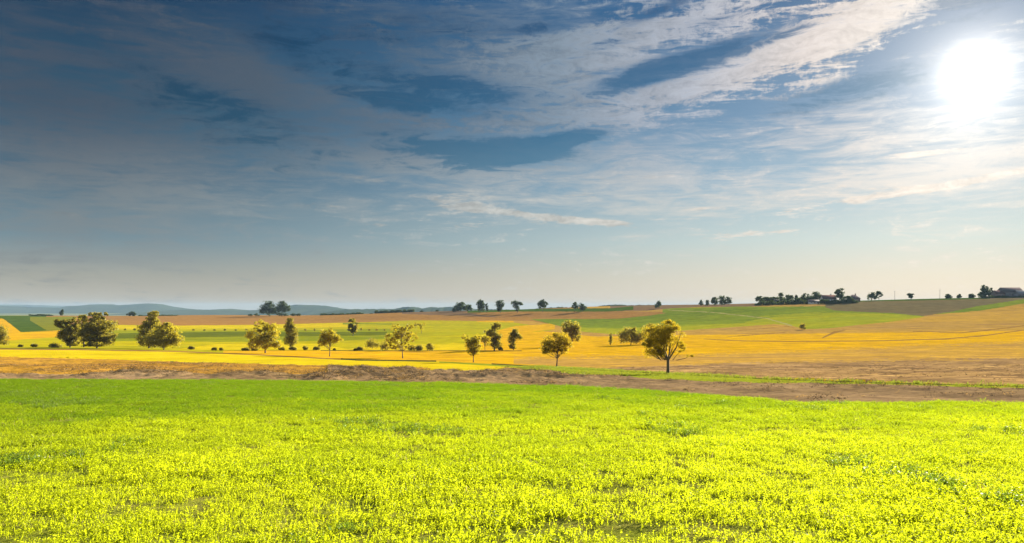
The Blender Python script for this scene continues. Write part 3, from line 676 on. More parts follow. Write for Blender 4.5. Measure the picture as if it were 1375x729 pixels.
# -- the lone golden tree by the ditch
tree_px(897, 428, 502, 62, 'gold',
        [(-.30, .72, .52, .22, 1.3), (-.55, .50, .38, .20, 1.3), (-.30, .40, .28, .14, 1.0), (.10, .86, .42, .13, 1.2), (.38, .70, .34, .16, .7), (.55, .52, .30, .10, .55),
         (.80, .33, .14, .06, .8), (-.05, .58, .30, .16, .5), (.30, .45, .25, .08, .35), (-.78, .56, .2, .12, .8), (-.62, .78, .25, .10, .7)],
        .25, 16000, 'golden backlit tree with airy crown and forked limbs, alone on the ditch before brown stubble', multi=4, leafpx=1.1, seed=11, trunk_r=.13, gap=.66)
tree_px(748, 444, 493, 41, 'gold', [(0, .72, .65, .26, 1), (-.5, .55, .45, .24, 1), (.5, .6, .42, .22, .8), (-.6, .42, .3, .12, .6), (.35, .42, .3, .08, .4), (.1, .45, .4, .1, .4)],
        .26, 6500, 'round golden tree with a bare straight trunk, in front of a darker grey tree', seed=12, leafpx=1.3, gap=.55, trunk_r=.13)
tree_px(767, 430, 465, 28, 'dark', [(-.1, .74, .7, .25, 1), (-.4, .5, .5, .25, .9), (.4, .4, .5, .25, .9), (.3, .68, .5, .2, .8)], .2, 3500,
        'brownish dark tree rising behind the round golden tree', seed=13, leafpx=1.3)
tree_px(635, 446, 486.5, 30, 'olive', [(0, .55, .7, .25, 1), (-.55, .78, .4, .16, .5), (.35, .82, .4, .16, .5), (0, .36, .5, .12, .8)], .22, 3600,
        'small thin-trunked olive tree in the orange grain, left of the dark upright tree', seed=14, leafpx=1.3, gap=.5, trunk_r=.12)
tree_px(651, 448, 470, 22, 'olive', [(0, .7, .7, .25, 1), (.3, .4, .4, .2, .4)], .3, 700, 'thin sparse tree half hidden between the small olive tree and the dark upright tree', seed=15, leafpx=1.3)
tree_px(664, 431, 470.5, 23, 'dark', [(.1, .84, .62, .15, 1), (-.2, .62, .75, .18, 1), (.1, .42, .75, .18, 1), (.1, .2, .7, .16, 1)], .1, 4200,
        'dark upright tree with foliage nearly to the ground beside the orange grain', seed=16, leafpx=1.3)
tree_px(690, 440, 470, 20, 'dark', [(0, .74, .6, .22, 1), (.45, .58, .5, .16, .8), (-.25, .5, .45, .2, .8), (-.2, .18, .5, .15, 1)], .1, 2600,
        'smaller dark tree with a notched crown, right of the dark upright tree', seed=17, leafpx=1.3)
tree_px(820, 447, 463.5, 7, 'dark', TALL, .1, 350, 'tiny slender tree alone in the orange grain, left of the broad round tree', seed=18, name='sapling', leafpx=1.2)
tree_px(847, 437, 463, 31, 'dark', DOME, .14, 3000, 'broad round dark tree on a short trunk at the foot of the green pasture', seed=19, leafpx=1.3)
tree_px(871, 432, 462, 22, 'dark', DOME, .14, 2400, 'grey dark tree mostly hidden behind the lone golden tree', seed=20, leafpx=1.3)
tree_px(540, 433, 481, 46, 'olive', [(-.3, .84, .38, .13, .8), (.2, .86, .42, .11, .8), (-.55, .55, .42, .2, .9), (.05, .62, .45, .18, .7), (.5, .62, .4, .15, .6), (-.3, .36, .45, .12, .7), (.35, .36, .4, .10, .5), (-.75, .38, .25, .1, .7)],
        .22, 5200, 'wide airy olive tree with see-through crown and thin trunk above the dark track bank', seed=21, leafpx=1.2, gap=.45, trunk_r=.14)
tree_px(566, 432, 447.5, 17, 'olive', [(0, .72, .8, .2, 1), (0, .45, .3, .2, .7)], .3, 420, 'small thin tree alone on the yellow slope above the wide airy tree', seed=22, leafpx=1.1)
tree_px(558, 433, 441, 7, 'olive', ROUND, .3, 90, 'faint sapling next to the small thin tree on the yellow slope', seed=23, name='sapling', leafpx=1.1)
tree_px(443, 438, 478.5, 32, 'olive', [(0, .74, .65, .2, 1), (-.4, .52, .5, .2, 1), (.35, .58, .45, .2, .8), (-.6, .42, .3, .1, .6)], .24, 3600,
        'light olive thin-trunked tree between the dark column-shaped tree and the wide airy tree', seed=24, leafpx=1.3, gap=.5, trunk_r=.12)
tree_px(474, 427, 451, 19, 'dark', TALL, .08, 2600, 'dark dense tree standing on the far green band, right of the light olive tree', seed=25, leafpx=1.2)
tree_px(355, 429, 474, 50, 'olive', [(-.1, .80, .5, .18, 1), (.35, .64, .5, .2, 1), (-.4, .52, .5, .25, 1), (-.6, .25, .35, .2, 1), (.1, .35, .6, .25, 1), (.6, .3, .35, .2, .8)], .12, 7500,
        'big bushy olive tree with foliage down to the ground, left of the dark column-shaped tree', seed=26, leafpx=1.4, gap=.6)
tree_px(390, 427, 469, 21, 'dark', TALL, .08, 4800, 'dark column-shaped tree right beside the big bushy olive tree', seed=27, leafpx=1.3)
tree_px(200, 417, 467.5, 30, 'dark', [(.35, .86, .5, .13, 1), (.15, .68, .62, .16, 1), (-.15, .48, .75, .18, 1), (-.35, .25, .65, .2, 1), (.4, .2, .5, .2, .6)], .08, 6500,
        'tall dark tree leaning right, behind the rounded olive one', seed=28, leafpx=1.3)
tree_px(221, 433, 469.5, 45, 'olive', DOME, .08, 8000, 'rounded dense olive tree with foliage to the ground, right of the tall leaning tree', seed=29, leafpx=1.4)
tree_px(131, 418, 467.5, 42, 'dark', [(.3, .88, .55, .1, 1), (-.2, .80, .6, .14, 1), (.1, .60, .85, .2, 1), (-.3, .38, .75, .2, 1), (.3, .25, .75, .22, 1), (-.4, .17, .5, .17, 1)], .04, 13000,
        'largest dark tree of the clump, dense and square-topped', seed=30, leafpx=1.4)
tree_px(94, 424, 466.5, 34, 'dark', [(-.5, .76, .55, .15, 1), (-.95, .82, .35, .1, 1), (.3, .84, .5, .12, .8), (.1, .60, .7, .18, 1), (0, .36, .75, .22, 1), (.1, .16, .7, .16, 1)], .04, 10000,
        'dark tree of the clump whose crown juts out towards the dark green field', seed=31, leafpx=1.4)
tree_px(112, 421, 466, 20, 'olive', [(0, .88, .6, .1, 1), (0, .66, .7, .12, .8), (-.2, .3, .5, .2, .7)], .1, 1600,
        'lighter slim tree squeezed between the two dark trees of the clump', seed=32, leafpx=1.3)
tree_px(-3, 434, 465, 26, 'dark', DOME, .08, 3500, 'dark round tree cut by the left edge, in front of the orange slope', seed=33, leafpx=1.3)
tree_px(1077.5, 433, 442.5, 9.5, 'dark', DOME, .15, 420, 'tiny round tree alone at the tip of the lime green pasture', seed=34, leafpx=1.1)

# -- shrubs in the valley
BL = [(75, 460, 467, 16, 'low dark bush at the foot of the clump, towards the dark green field'), (46, 461, 466, 9, 'small bush alone in the meadow nearest the low dark one beside the clump'),
      (28, 462, 466, 7, 'tiny bush in the meadow next to the edge tree'), (257, 464, 469.3, 8, 'dark little bush on the meadow edge nearest the rounded olive tree'),
      (287.5, 465.5, 470.5, 7, 'dark little bush, left one of the pair on the meadow edge'), (297, 466.5, 470.5, 5, 'smaller bush of the pair on the meadow edge'),
      (330, 466, 471, 10, 'low bush at the left foot of the big bushy olive tree'), (342, 466.5, 471, 9, 'second low bush under the big bushy olive tree'),
      (378, 464.5, 470.5, 9, 'dark bush filling the gap between the bushy tree and the column tree'), (393, 464.5, 470.3, 9, 'dark bush at the foot of the column-shaped tree'),
      (410, 463.5, 470.3, 7, 'dark bush with a wispy top right of the column-shaped tree'), (425, 464.5, 470.3, 9, 'dark low bush nearest the light olive tree on its left'),
      (449, 467, 470.3, 4, 'tiny bush at the right of the light olive tree trunk'), (483, 464, 471, 9, 'round bush alone on the meadow edge between the two airy trees'),
      (477, 467.5, 471, 4, 'tiny bush touching the round bush on the meadow edge'),
      (500, 453.5, 468.5, 19, 'broad dark shrub with a short stem left of the wide airy tree'), (517, 456, 471.3, 12, 'dark upright shrub between the broad shrub and the wide airy tree'),
      (553, 462, 471, 10, 'low shrub under the right side of the wide airy tree'), (563, 462, 471.3, 10, 'dark round shrub just right of the wide airy tree'),
      (577, 459, 471.3, 10, 'upright dark shrub, rightmost of the shrubs around the wide airy tree'), (672, 465, 470.8, 6, 'low bush between the dark upright tree and the notched one')]
for i, (px, ty, by, wp, lb) in enumerate(BL):
    tree_px(px, ty, by, wp, 'dark', BUSH, .05, int(120 + wp * 55), lb, name='bush', cat='bush', seed=60 + i, bushy=True, leafpx=1.1, stemname='stem', crownname='foliage')
seg = [([153, 168, 181], 443.6, 'tiny round bush of the far row seen between the clump and the leaning tree'),
       ([260, 274.5, 288, 302, 316.5, 331], 444, 'tiny round bush of the far row between rounded olive tree and big bushy one'),
       ([410.5, 422.5], 444.6, 'tiny bush of the far row right of the column-shaped tree'), ([485, 496, 506, 516.5], 444, 'tiny round bush of the far row right of the dark dense tree')]
for xs_, by, lb in seg:
    for x in xs_:
        h_ = 2.4 + 2.2 * random.random() ** 1.5
        tree_px(x, by - h_, by, 2.6 + 2 * random.random(), 'dark', BUSH, .1, 60, lb, name='bush', cat='bush', seed=int(x), bushy=True, leafpx=1.0, group='tiny bushes in a row along the far green band', stemname='stem', crownname='foliage')

# -- trees on the skyline
SKY = [  # px, top, width, Y, base y or None, shape, leaves, label
 (83, 415.5, 6, 1170, TALL, 300, 'lone small tree on the far crest above the clump'),
 (177, 418, 11, 1170, DOME, 350, 'low round tree on the orange crest between the clump and the leaning tree'),
 (361, 404, 20, 1130, DOME, 1500, 'left one of the two big dark trees together on the crest'),
 (378, 404, 20, 1130, DOME, 1500, 'right one of the two big dark trees together on the crest'),
 (619, 405, 17, 1120, DOME, 900, 'wide low-domed tree with a bluish look, first big one along the crest'),
 (630, 408.5, 7, 1110, DOME, 260, 'small round tree beside the wide low-domed tree on the crest'),
 (609.5, 413, 4.5, 1100, DOME, 130, 'tiny bush left of the wide low-domed tree on the crest'),
 (646, 402, 11, 1060, TALL, 800, 'upright oval tree on the green crest with a tiny tree at its side'),
 (653.5, 407, 4, 1060, TALL, 160, 'tiny narrow tree beside the upright oval tree'),
 (671.5, 403, 13, 1040, [(.1, .72, .75, .24, 1), (-.2, .4, .6, .25, 1), (.6, .6, .4, .12, .6)], 700, 'dark tree with a one-sided crown between the oval tree and the flat-topped one'),
 (694.5, 402.5, 14, 1040, [(-.3, .7, .6, .28, 1), (.6, .66, .45, .17, .9), (-.1, .35, .4, .2, .6)], 650, 'flat-topped dark tree on the green crest, left of the lone ball-shaped one'),
 (729, 401, 13, 1040, ROUND, 700, 'ball-shaped tree on a clear trunk alone on the green crest'),
 (772, 405.5, 8, 1010, ROUND, 350, 'left tree of the small pair on the crest, with a visible stem'),
 (782, 406.5, 10, 1010, DOME, 400, 'right tree of the small pair on the crest, low and round'),
 (884, 403, 9, 960, DOME, 350, 'single round bush-like tree on the brown crest'),
 (941, 402.2, 5, 960, DOME, 150, 'smaller first bush of the row leading to the three trees on the brown crest'),
 (949.5, 401.8, 5, 960, DOME, 150, 'second bush of the row leading to the three trees on the brown crest'),
 (959.5, 398, 9, 960, DOME, 380, 'left tree of the three close together on the brown crest'),
 (969.5, 395.5, 10, 960, DOME, 450, 'middle and tallest tree of the three close together on the brown crest'),
 (978, 398, 8, 960, DOME, 320, 'right tree of the three close together on the brown crest'),
 (1019, 397, 11, 900, ROUND, 500, 'first rounded tree at the outer end of the wooded farm'),
 (1029, 398.5, 17, 870, DOME, 800, 'broad bushy tree at the outer end of the wooded farm, second in line'),
 (1040, 398, 14, 870, DOME, 700, 'dark bushy tree below the tree with a tuft top'),
 (1048.5, 392.5, 9, 890, [(0, .84, .7, .14, 1), (0, .4, .6, .3, .7)], 450, 'tree with a tuft top sticking out of the wooded farm'),
 (1059, 395, 17, 870, DOME, 800, 'wide dome-shaped tree in the middle of the wooded farm'),
 (1069.5, 395.5, 5, 860, TALL, 250, 'narrow pointed conifer in the wooded farm'),
 (1073, 400, 12, 850, DOME, 450, 'low leafy tree at the foot of the pointed conifer'),
 (1083.5, 393.5, 18, 880, DOME, 900, 'large dark tree left of the tallest mid tree of the wooded farm'),
 (1096, 391.5, 16, 880, DOME, 900, 'large rounded tree next to the long farm roof'),
 (1107, 401, 12, 830, BUSH, 400, 'low tree in front of the long farm roof'),
 (1127.5, 387, 12, 860, [(.05, .80, .6, .2, 1), (-.4, .66, .5, .16, .8), (0, .4, .8, .3, 1)], 900, 'tallest tree of the farm, between the long roof and the hipped roof'),
 (1137, 397, 16, 835, DOME, 600, 'bushy tree in front of the hipped farm roof'),
 (1122, 402, 12, 825, BUSH, 400, 'low bush at the foot of the tallest farm tree'),
 (1170.5, 391.8, 11, 900, DOME, 600, 'left dense tree of the pair standing right of the farm'),
 (1180, 390, 10, 900, [(-.1, .78, .7, .2, 1), (.55, .55, .4, .2, .7), (-.3, .4, .4, .2, .5)], 380, 'right airy tree of the pair standing right of the farm'),
 (1223, 393, 10.5, 900, [(-.1, .72, .7, .26, 1), (.6, .74, .4, .12, .7), (0, .3, .6, .25, .8)], 480, 'wind-shaped tree alone on the crest above the ploughed earth, between the two poles'),
 (1273.5, 394.8, 8, 880, DOME, 350, 'first and widest of three small round trees in line before the big barn'),
 (1288.5, 394.8, 6, 880, DOME, 260, 'middle and smallest of three small round trees in line before the big barn'),
 (1304.5, 394.2, 8, 880, DOME, 350, 'last of three small round trees in line, nearest the big barn'),
 (1322.5, 382.3, 13, 880, TALL, 900, 'tall dark tree at the end of the big barn'),
 (1319, 391, 11, 870, DOME, 450, 'low spreading bush in front of the tall dark tree by the barn'),
 (1331, 386, 7, 885, DOME, 350, 'smaller tree between the tall dark tree and the barn roof'),
]
for i, (px, ty, wp, Yd, shp, nl, lb) in enumerate(SKY):
    tree_px(px, ty, 0, wp * 1.12, 'far', shp, .2, int(nl * 1.3), lb, Y=Yd, seed=200 + i, leafpx=1.15, far=True, gap=.72, trunk_r=0.28)
# little trees and low hedges along the left crest
for i, (px, ty, wp, lb) in enumerate([(336, 421.5, 6, 'tiny bush on the crest left of the two big trees, farther one'), (345, 420.5, 7, 'tiny bush on the crest left of the two big trees, nearer one'),
        (394, 420.3, 9, 'low bush on the crest just right of the two big trees'), (401, 420.3, 7, 'second low bush on the crest right of the two big trees'),
        (498.5, 421, 4, 'dot-like bush at the start of the long crest hedge'), (543, 417.5, 4, 'dot-like tree on the crest, left of three spaced ones'),
        (566, 417, 4.5, 'dot-like tree on the crest, middle of three spaced ones'), (587, 416.5, 4.5, 'dot-like tree on the crest, right of three spaced ones')]):
    tree_px(px, ty, 0, wp * 1.1, 'far', BUSH, .1, 160, lb, name='bush', cat='bush', Y=1160, seed=300 + i, leafpx=1.0, far=True, stemname='stem', crownname='foliage', bushy=True)
def hedge(x0, x1, hpx, Y, label, seed, n, mat='far'):
    rs = np.random.default_rng(seed); xs = rs.uniform(x0, x1, n); prof = 0.45 + 0.9 * vnoise(xs * .35, xs * 0, seed)
    X = (xs - CX) / F * Y; Yy = Y + rs.uniform(-4, 4, n); z = ground(X, Yy)
    zz = z + rs.random(n) ** .8 * hpx / F * Y * prof
    V, q = leaves_mesh(np.stack([X, Yy, zz], -1), 1.2 * Y / F, rs)
    mx = (x0 + x1) / 2; X0, Y0, z0 = at(mx, Y=Y)
    o = mesh_obj('hedge', V - np.array([X0, Y0, z0]), q, LM[mat]); o.location = (X0, Y0, z0)
    tag(o, label, 'hedge')
hedge(430, 488, 1.8, 1170, 'long thin hedge on the far crest right of the two big trees', 1, 1400)
hedge(503, 556, 3.4, 1165, 'thicker dark hedge on the far crest above the yellow slope', 2, 2200)
hedge(186, 238, 1.2, 1170, 'thin hedge on the orange crest near the leaning tree', 3, 700)
hedge(40, 70, 1.6, 1165, 'low hedge on the crest above the dark green field', 4, 600)
hedge(1014, 1110, 5, 845, 'dense undergrowth hedge under the farm trees', 5, 3800)
hedge(1108, 1151, 4.5, 830, 'garden hedge below the hipped farm roof', 6, 1800)
hedge(1316, 1375, 2.2, 850, 'low hedge in front of the big barn', 7, 1300)
hedge(732, 768, 4.5, 1900, 'pale distant hedge behind the green crest, right of the ball-shaped tree', 8, 1600, 'farb')
hedge(812, 838, 5.5, 2200, 'blue far-off copse on the horizon left of the brown crest', 9, 1600, 'farb')

# ------------------------------------------------------------------ farm buildings
wallm = {'white': plain('lime_render', (.62, .60, .56), .9, 1, .15), 'grey': plain('grey_boards', (.16, .15, .15), .85, 1, .25), 'brick': plain('brick_render', (.22, .15, .12), .9, 1, .25)}
roofm = plain('roof_tiles', (.08, .045, .04), .85, 1.5, .3, .3); roofd = plain('dark_roof_tiles', (.07, .055, .055), .8, 1.5, .3, .3)
sheet = plain('roof_sheet', (.16, .155, .16), .5, 1, .15)
glass = plain('window_glass', (.03, .04, .05), .15, 1, .1); framem = plain('window_frame_paint', (.6, .58, .52), .6, 1, .1); doorm = plain('door_wood', (.09, .06, .04), .7, 3, .3)
def house(px, Y, wpx, toppx, eavepx, Wm, wall, roof, label, hip=0.0, rz=0.0, nwin=4, chimney=True, name='farmhouse', cat='house', door=True, lean_to=False):
    X, Yd, z = at(px, Y=Y); Lm = wpx / F * Yd; zt = (HY - toppx) / F * Yd - z; ze = (HY - eavepx) / F * Yd - z
    root = empty(name, (X, Yd, z), rz); tag(root, label, cat)
    mb = MB(); mb.box(-Lm/2, Lm/2, -Wm/2, Wm/2, -1.5, ze)
    if hip == 0: mb.add([(-Lm/2, -Wm/2, ze), (-Lm/2, Wm/2, ze), (-Lm/2, 0, zt - .1), (-Lm/2, 0, zt - .1)], [(0, 1, 2, 3)]); mb.add([(Lm/2, -Wm/2, ze), (Lm/2, Wm/2, ze), (Lm/2, 0, zt - .1), (Lm/2, 0, zt - .1)], [(1, 0, 2, 3)])
    mb.build('wall', wall, root)
    r = MB(); o = .5; h = hip * Wm / 2; T = .18
    for s in (-1, 1):
        a = [(-Lm/2 - o, s*(Wm/2 + o), ze - .25), (Lm/2 + o, s*(Wm/2 + o), ze - .25), (Lm/2 + o - h, 0, zt), (-Lm/2 - o + h, 0, zt)]
        r.add(a + [(x, y, q + T) for x, y, q in a], [(0,1,2,3), (4,7,6,5), (0,4,5,1), (1,5,6,2), (2,6,7,3), (3,7,4,0)])
        if hip: 
            a = [(s*(Lm/2 + o), -(Wm/2 + o), ze - .25), (s*(Lm/2 + o), Wm/2 + o, ze - .25), (s*(Lm/2 + o - h), .02, zt), (s*(Lm/2 + o - h), -.02, zt)]
            r.add(a + [(x, y, q + T) for x, y, q in a], [(0,1,2,3), (4,7,6,5), (0,4,5,1), (1,5,6,2), (2,6,7,3), (3,7,4,0)])
    ro = r.build('roof', roof, root)
    if chimney:
        c = MB(); c.box(-.45 + Lm*.2, .45 + Lm*.2, -.35, .35, zt - 1, zt + 1.2); c.box(-.55 + Lm*.2, .55 + Lm*.2, -.45, .45, zt + 1.2, zt + 1.4); c.build('chimney', wallm['brick'], ro)
    for i in range(nwin):
        xx = -Lm/2 + Lm * (i + .7) / (nwin + .4)
        f_ = MB(); f_.box(xx - .62, xx + .62, -Wm/2 - .08, -Wm/2 - .003, ze*.42, ze*.42 + 1.5); wi = f_.build('window', framem, root)
        g_ = MB(); g_.box(xx - .5, xx - .04, -Wm/2 - .11, -Wm/2 - .083, ze*.42 + .12, ze*.42 + 1.38); g_.box(xx + .04, xx + .5, -Wm/2 - .11, -Wm/2 - .083, ze*.42 + .12, ze*.42 + 1.38); g_.build('pane', glass, wi)
    if door:
        d_ = MB(); d_.box(Lm*.38 - .6, Lm*.38 + .6, -Wm/2 - .07, -Wm/2 - .003, -.5, 2.1); d_.build('door', doorm, root)
    return root
house(1112, 862, 17.5, 396.3, 401.5, 9, wallm['white'], roofm, 'long farmhouse with dark red roof beside the tallest farm tree')
house(1092, 842, 14, 402.5, 405.2, 7, wallm['white'], roofd, 'low pale outbuilding at the foot of the large farm trees', nwin=3, chimney=False)
house(1146, 862, 13, 395.8, 400.5, 10, wallm['brick'], roofd, 'farmhouse with a dark hipped roof at the end next to the ploughed earth', hip=.8, nwin=3)
house(1356, 872, 25.5, 386.2, 391.5, 14, wallm['grey'], roofd, 'big dark barn with a long high roof on the crest at the right edge', name='barn', cat='barn', nwin=4, chimney=False)
house(1340, 868, 12, 390.2, 394, 9, wallm['brick'], roofm, 'low outbuilding joined to the left end of the big barn', nwin=2, chimney=False, name='barn', cat='barn')
house(1378, 858, 27, 390.2, 394.5, 9, wallm['grey'], sheet, 'low grey sheet-roofed shed in front of the big barn, cut by the edge', nwin=4, chimney=False, name='shed', cat='shed')
polem = plain('pole_wood', (.10, .085, .07), .9, 2, .3)
cer = plain('insulator_ceramic', (.5, .5, .48), .3, 1, .1)
for px, ty, Yd, lb in ((1201.5, 390.5, 880, 'thin power pole on the crest left of the wind-shaped tree'), (1262, 388.5, 900, 'thin power pole on the crest right of the wind-shaped tree')):
    X, Yq, z = at(px, Y=Yd); H = (HY - ty) / F * Yq - z
    root = empty('utility_pole', (X, Yq, z)); tag(root, lb, 'utility pole', 'power poles on the crest')
    a = MB(); a.tube([(0, 0, -.5), (0, 0, H * .5), (0, 0, H)], [.2, .17, .13], 8); a.build('pole', polem, root)
    b = MB(); b.box(-1.0, 1.0, -.07, .07, H - .75, H - .6); arm = b.build('crossarm', polem, root)
    for xx in (-.85, .85, 0):
        i_ = MB(); i_.tube([(xx, 0, H - .6 if xx else H), (xx, 0, H - .45 if xx else H + .14), (xx, 0, H - .35 if xx else H + .25)], [.05, .07, .03], 6); i_.build('insulator', cer, arm)

# ------------------------------------------------------------------ scattered ground cover
def proto_obj(name, V, q, mat):
    me_o = mesh_obj(name, V, q, mat, parent=False); return me_o
def quads_strip(base, d, up, length, wid, rs, droop=.4):
    """a curved blade of two quads"""
    side = np.cross(d, up); side /= np.linalg.norm(side) + 1e-9
    p0 = base; p1 = base + d * length * .55; p2 = base + (d * (1 - droop * .3) - np.array([0, 0, droop])) * length * .45 + d * length * .55
    return [p0 - side*wid*.5, p0 + side*wid*.5, p1 + side*wid*.6, p1 - side*wid*.6, p2 + side*wid*.06, p2 - side*wid*.06], [(0,1,2,3), (3,2,4,5)]
def crop_plant(seed, nst, h, nl, ls, spr=.03):
    rs = np.random.default_rng(seed); V = []; Fq = []
    for s in range(nst):
        a = rs.uniform(0, 2*math.pi); tilt = rs.uniform(.05, .75)
        d = np.array([math.cos(a)*tilt, math.sin(a)*tilt, 1.0]); d /= np.linalg.norm(d); L_ = h * rs.uniform(.6, 1.15)
        b0 = np.array([rs.normal()*spr, rs.normal()*spr, 0])
        v, f = quads_strip(b0, d, np.array([math.sin(a+1), math.cos(a+1), .1]), L_, .004, rs, .1); Fq += [tuple(i + len(V) for i in q) for q in f]; V += v
        for k_ in range(nl):
            t_ = rs.uniform(.25, 1.05); p = b0 + d * L_ * t_; aa = rs.uniform(0, 2*math.pi)
            ld = np.array([math.cos(aa), math.sin(aa), rs.uniform(-.1, 1.0)]); ld /= np.linalg.norm(ld)
            l_ = ls * rs.uniform(.6, 1.3)
            sd = np.cross(ld, rs.normal(size=3) * .6 + np.array([0, 0, 1])); sd /= np.linalg.norm(sd)
            w_ = l_ * .34
            q4 = [p, p + ld*l_*.5 + sd*w_, p + ld*l_*1.0 - np.array([0,0,l_*.12]), p + ld*l_*.5 - sd*w_]
            Fq.append(tuple(i + len(V) for i in range(4))); V += q4
    return np.array(V), np.array(Fq)
def tuft(seed, n, h, w_, spread=.05, tilt=.6):
    rs = np.random.default_rng(seed); V = []; Fq = []
    for s in range(n):
        a = rs.uniform(0, 2*math.pi); t_ = rs.uniform(.05, tilt); d = np.array([math.cos(a)*t_, math.sin(a)*t_, 1.0]); d /= np.linalg.norm(d)
        v, f = quads_strip(np.array([rs.normal()*spread, rs.normal()*spread, 0]), d, np.array([math.sin(a+.7), math.cos(a+.7), 0.1]), h * rs.uniform(.5, 1.2), w_, rs, rs.uniform(.1, .6))
        Fq += [tuple(i + len(V) for i in q) for q in f]; V += v
    return np.array(V), np.array(Fq)
def scatter(name, pts, scl, idxs, protos, label, seed=1, tiltv=.15):
    col_ = bpy.data.collections.new(name + '_sources')
    for p in protos: col_.objects.link(p)
    me = bpy.data.meshes.new(name); me.vertices.add(len(pts)); me.vertices.foreach_set('co', np.asarray(pts, np.float32).ravel())
    rs = np.random.default_rng(seed)
    at_ = me.attributes.new('scl', 'FLOAT', 'POINT'); at_.data.foreach_set('value', np.asarray(scl, np.float32))
    at_ = me.attributes.new('pick', 'INT', 'POINT'); at_.data.foreach_set('value', np.asarray(idxs, np.int32))
    r_ = np.stack([rs.normal(size=len(pts)) * tiltv, rs.normal(size=len(pts)) * tiltv, rs.uniform(0, 6.283, len(pts))], -1)
    at_ = me.attributes.new('rot', 'FLOAT_VECTOR', 'POINT'); at_.data.foreach_set('vector', r_.astype(np.float32).ravel())
    o = bpy.data.objects.new(name, me); C.objects.link(o); tag(o, kind='stuff', label=label)
    ng = bpy.data.node_groups.new(name, 'GeometryNodeTree'); ng.interface.new_socket('Geometry', in_out='INPUT', socket_type='NodeSocketGeometry'); ng.interface.new_socket('Geometry', in_out='OUTPUT', socket_type='NodeSocketGeometry')
    N = ng.nodes; Lk = ng.links; gi = N.new('NodeGroupInput'); go = N.new('NodeGroupOutput'); iop = N.new('GeometryNodeInstanceOnPoints'); ci = N.new('GeometryNodeCollectionInfo')
    ci.inputs[0].default_value = col_; ci.inputs['Separate Children'].default_value = True; ci.inputs['Reset Children'].default_value = True
    def attr(nm, ty): a = N.new('GeometryNodeInputNamedAttribute'); a.data_type = ty; a.inputs[0].default_value = nm; return a.outputs[0]
    Lk.new(gi.outputs[0], iop.inputs['Points']); Lk.new(ci.outputs[0], iop.inputs['Instance']); iop.inputs['Pick Instance'].default_value = True
    Lk.new(attr('pick', 'INT'), iop.inputs['Instance Index']); Lk.new(attr('scl', 'FLOAT'), iop.inputs['Scale'])
    e2r = N.new('FunctionNodeEulerToRotation'); Lk.new(attr('rot', 'FLOAT_VECTOR'), e2r.inputs[0]); Lk.new(e2r.outputs[0], iop.inputs['Rotation'])
    Lk.new(iop.outputs[0], go.inputs[0])
    md = o.modifiers.new('scatter', 'NODES'); md.node_group = ng
    return o

# crop leaves: light painted into their colour, yellow near, darker green far and left, dark weeds in patches
def crop_light_grade(t, pos):
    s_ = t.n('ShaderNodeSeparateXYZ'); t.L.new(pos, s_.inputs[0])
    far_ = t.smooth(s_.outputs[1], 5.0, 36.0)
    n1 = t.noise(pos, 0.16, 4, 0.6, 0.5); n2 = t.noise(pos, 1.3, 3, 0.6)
    v = t.m('ADD', t.m('MULTIPLY_ADD', s_.outputs[0], -0.014, far_), t.m('ADD', t.m('MULTIPLY', t.m('SUBTRACT', n1, 0.5), 1.5), t.m('MULTIPLY', t.m('SUBTRACT', n2, 0.5), 0.7)), clamp=True)  # greener to the left, painting in the sun's forward scatter
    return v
cropm = leaf_mat('crop_leaves', (.20, .24, .012), (.32, .32, .015), (.57, .645, .010), 0.52, 0.01, 3.0, crop_light_grade, ((.09, .14, .008), (.19, .31, .006)))
weedm = leaf_mat('weed_leaves', (.05,.09,.01), (.08,.12,.012), (.18,.28,.012), 0.5, 0.04, 3.0)
deadm = leaf_mat('dry_stalks', (.45, .33, .14), (.60, .48, .22), (.5, .38, .15), 0.3, 0.03, 3.0)
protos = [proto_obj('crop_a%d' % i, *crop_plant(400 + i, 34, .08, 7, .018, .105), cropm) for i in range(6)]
protos += [proto_obj('crop_b%d' % i, *crop_plant(420 + i, 24, .13, 8, .024, .10), weedm) for i in range(2)]
protos += [proto_obj('crop_c%d' % i, *tuft(430 + i, 6, .11, .005, .05, 1.2), deadm) for i in range(2)]
P_ = []
def fill(y0, y1, dens, tw=.74, mx=5):
    n = int(dens * (y1 - y0) * (tw * (y0 + y1) + 2 * mx)); y = rng.uniform(y0, y1, n); w2 = tw * y + mx
    wmax = tw * y1 + mx; x = rng.uniform(-wmax, wmax, n); keep = np.abs(x) < w2
    return np.stack([x[keep], y[keep]], -1)
for y0, y1, dn_ in ((-6, 4, 6), (4, 10, 52), (10, 16, 42), (16, 26, 30), (26, 40, 24), (40, 72, 20)):
    P_.append(fill(y0, y1, dn_))
xy = np.concatenate(P_)
tE, dE = REGW[-1][5:7]
edge = np.interp(xy[:, 0] / np.maximum(xy[:, 1], 2), tE, dE)
xy = xy[xy[:, 1] < edge - .15 + .5 * (vnoise(xy[:, 0], xy[:, 1], 5) - .5)]
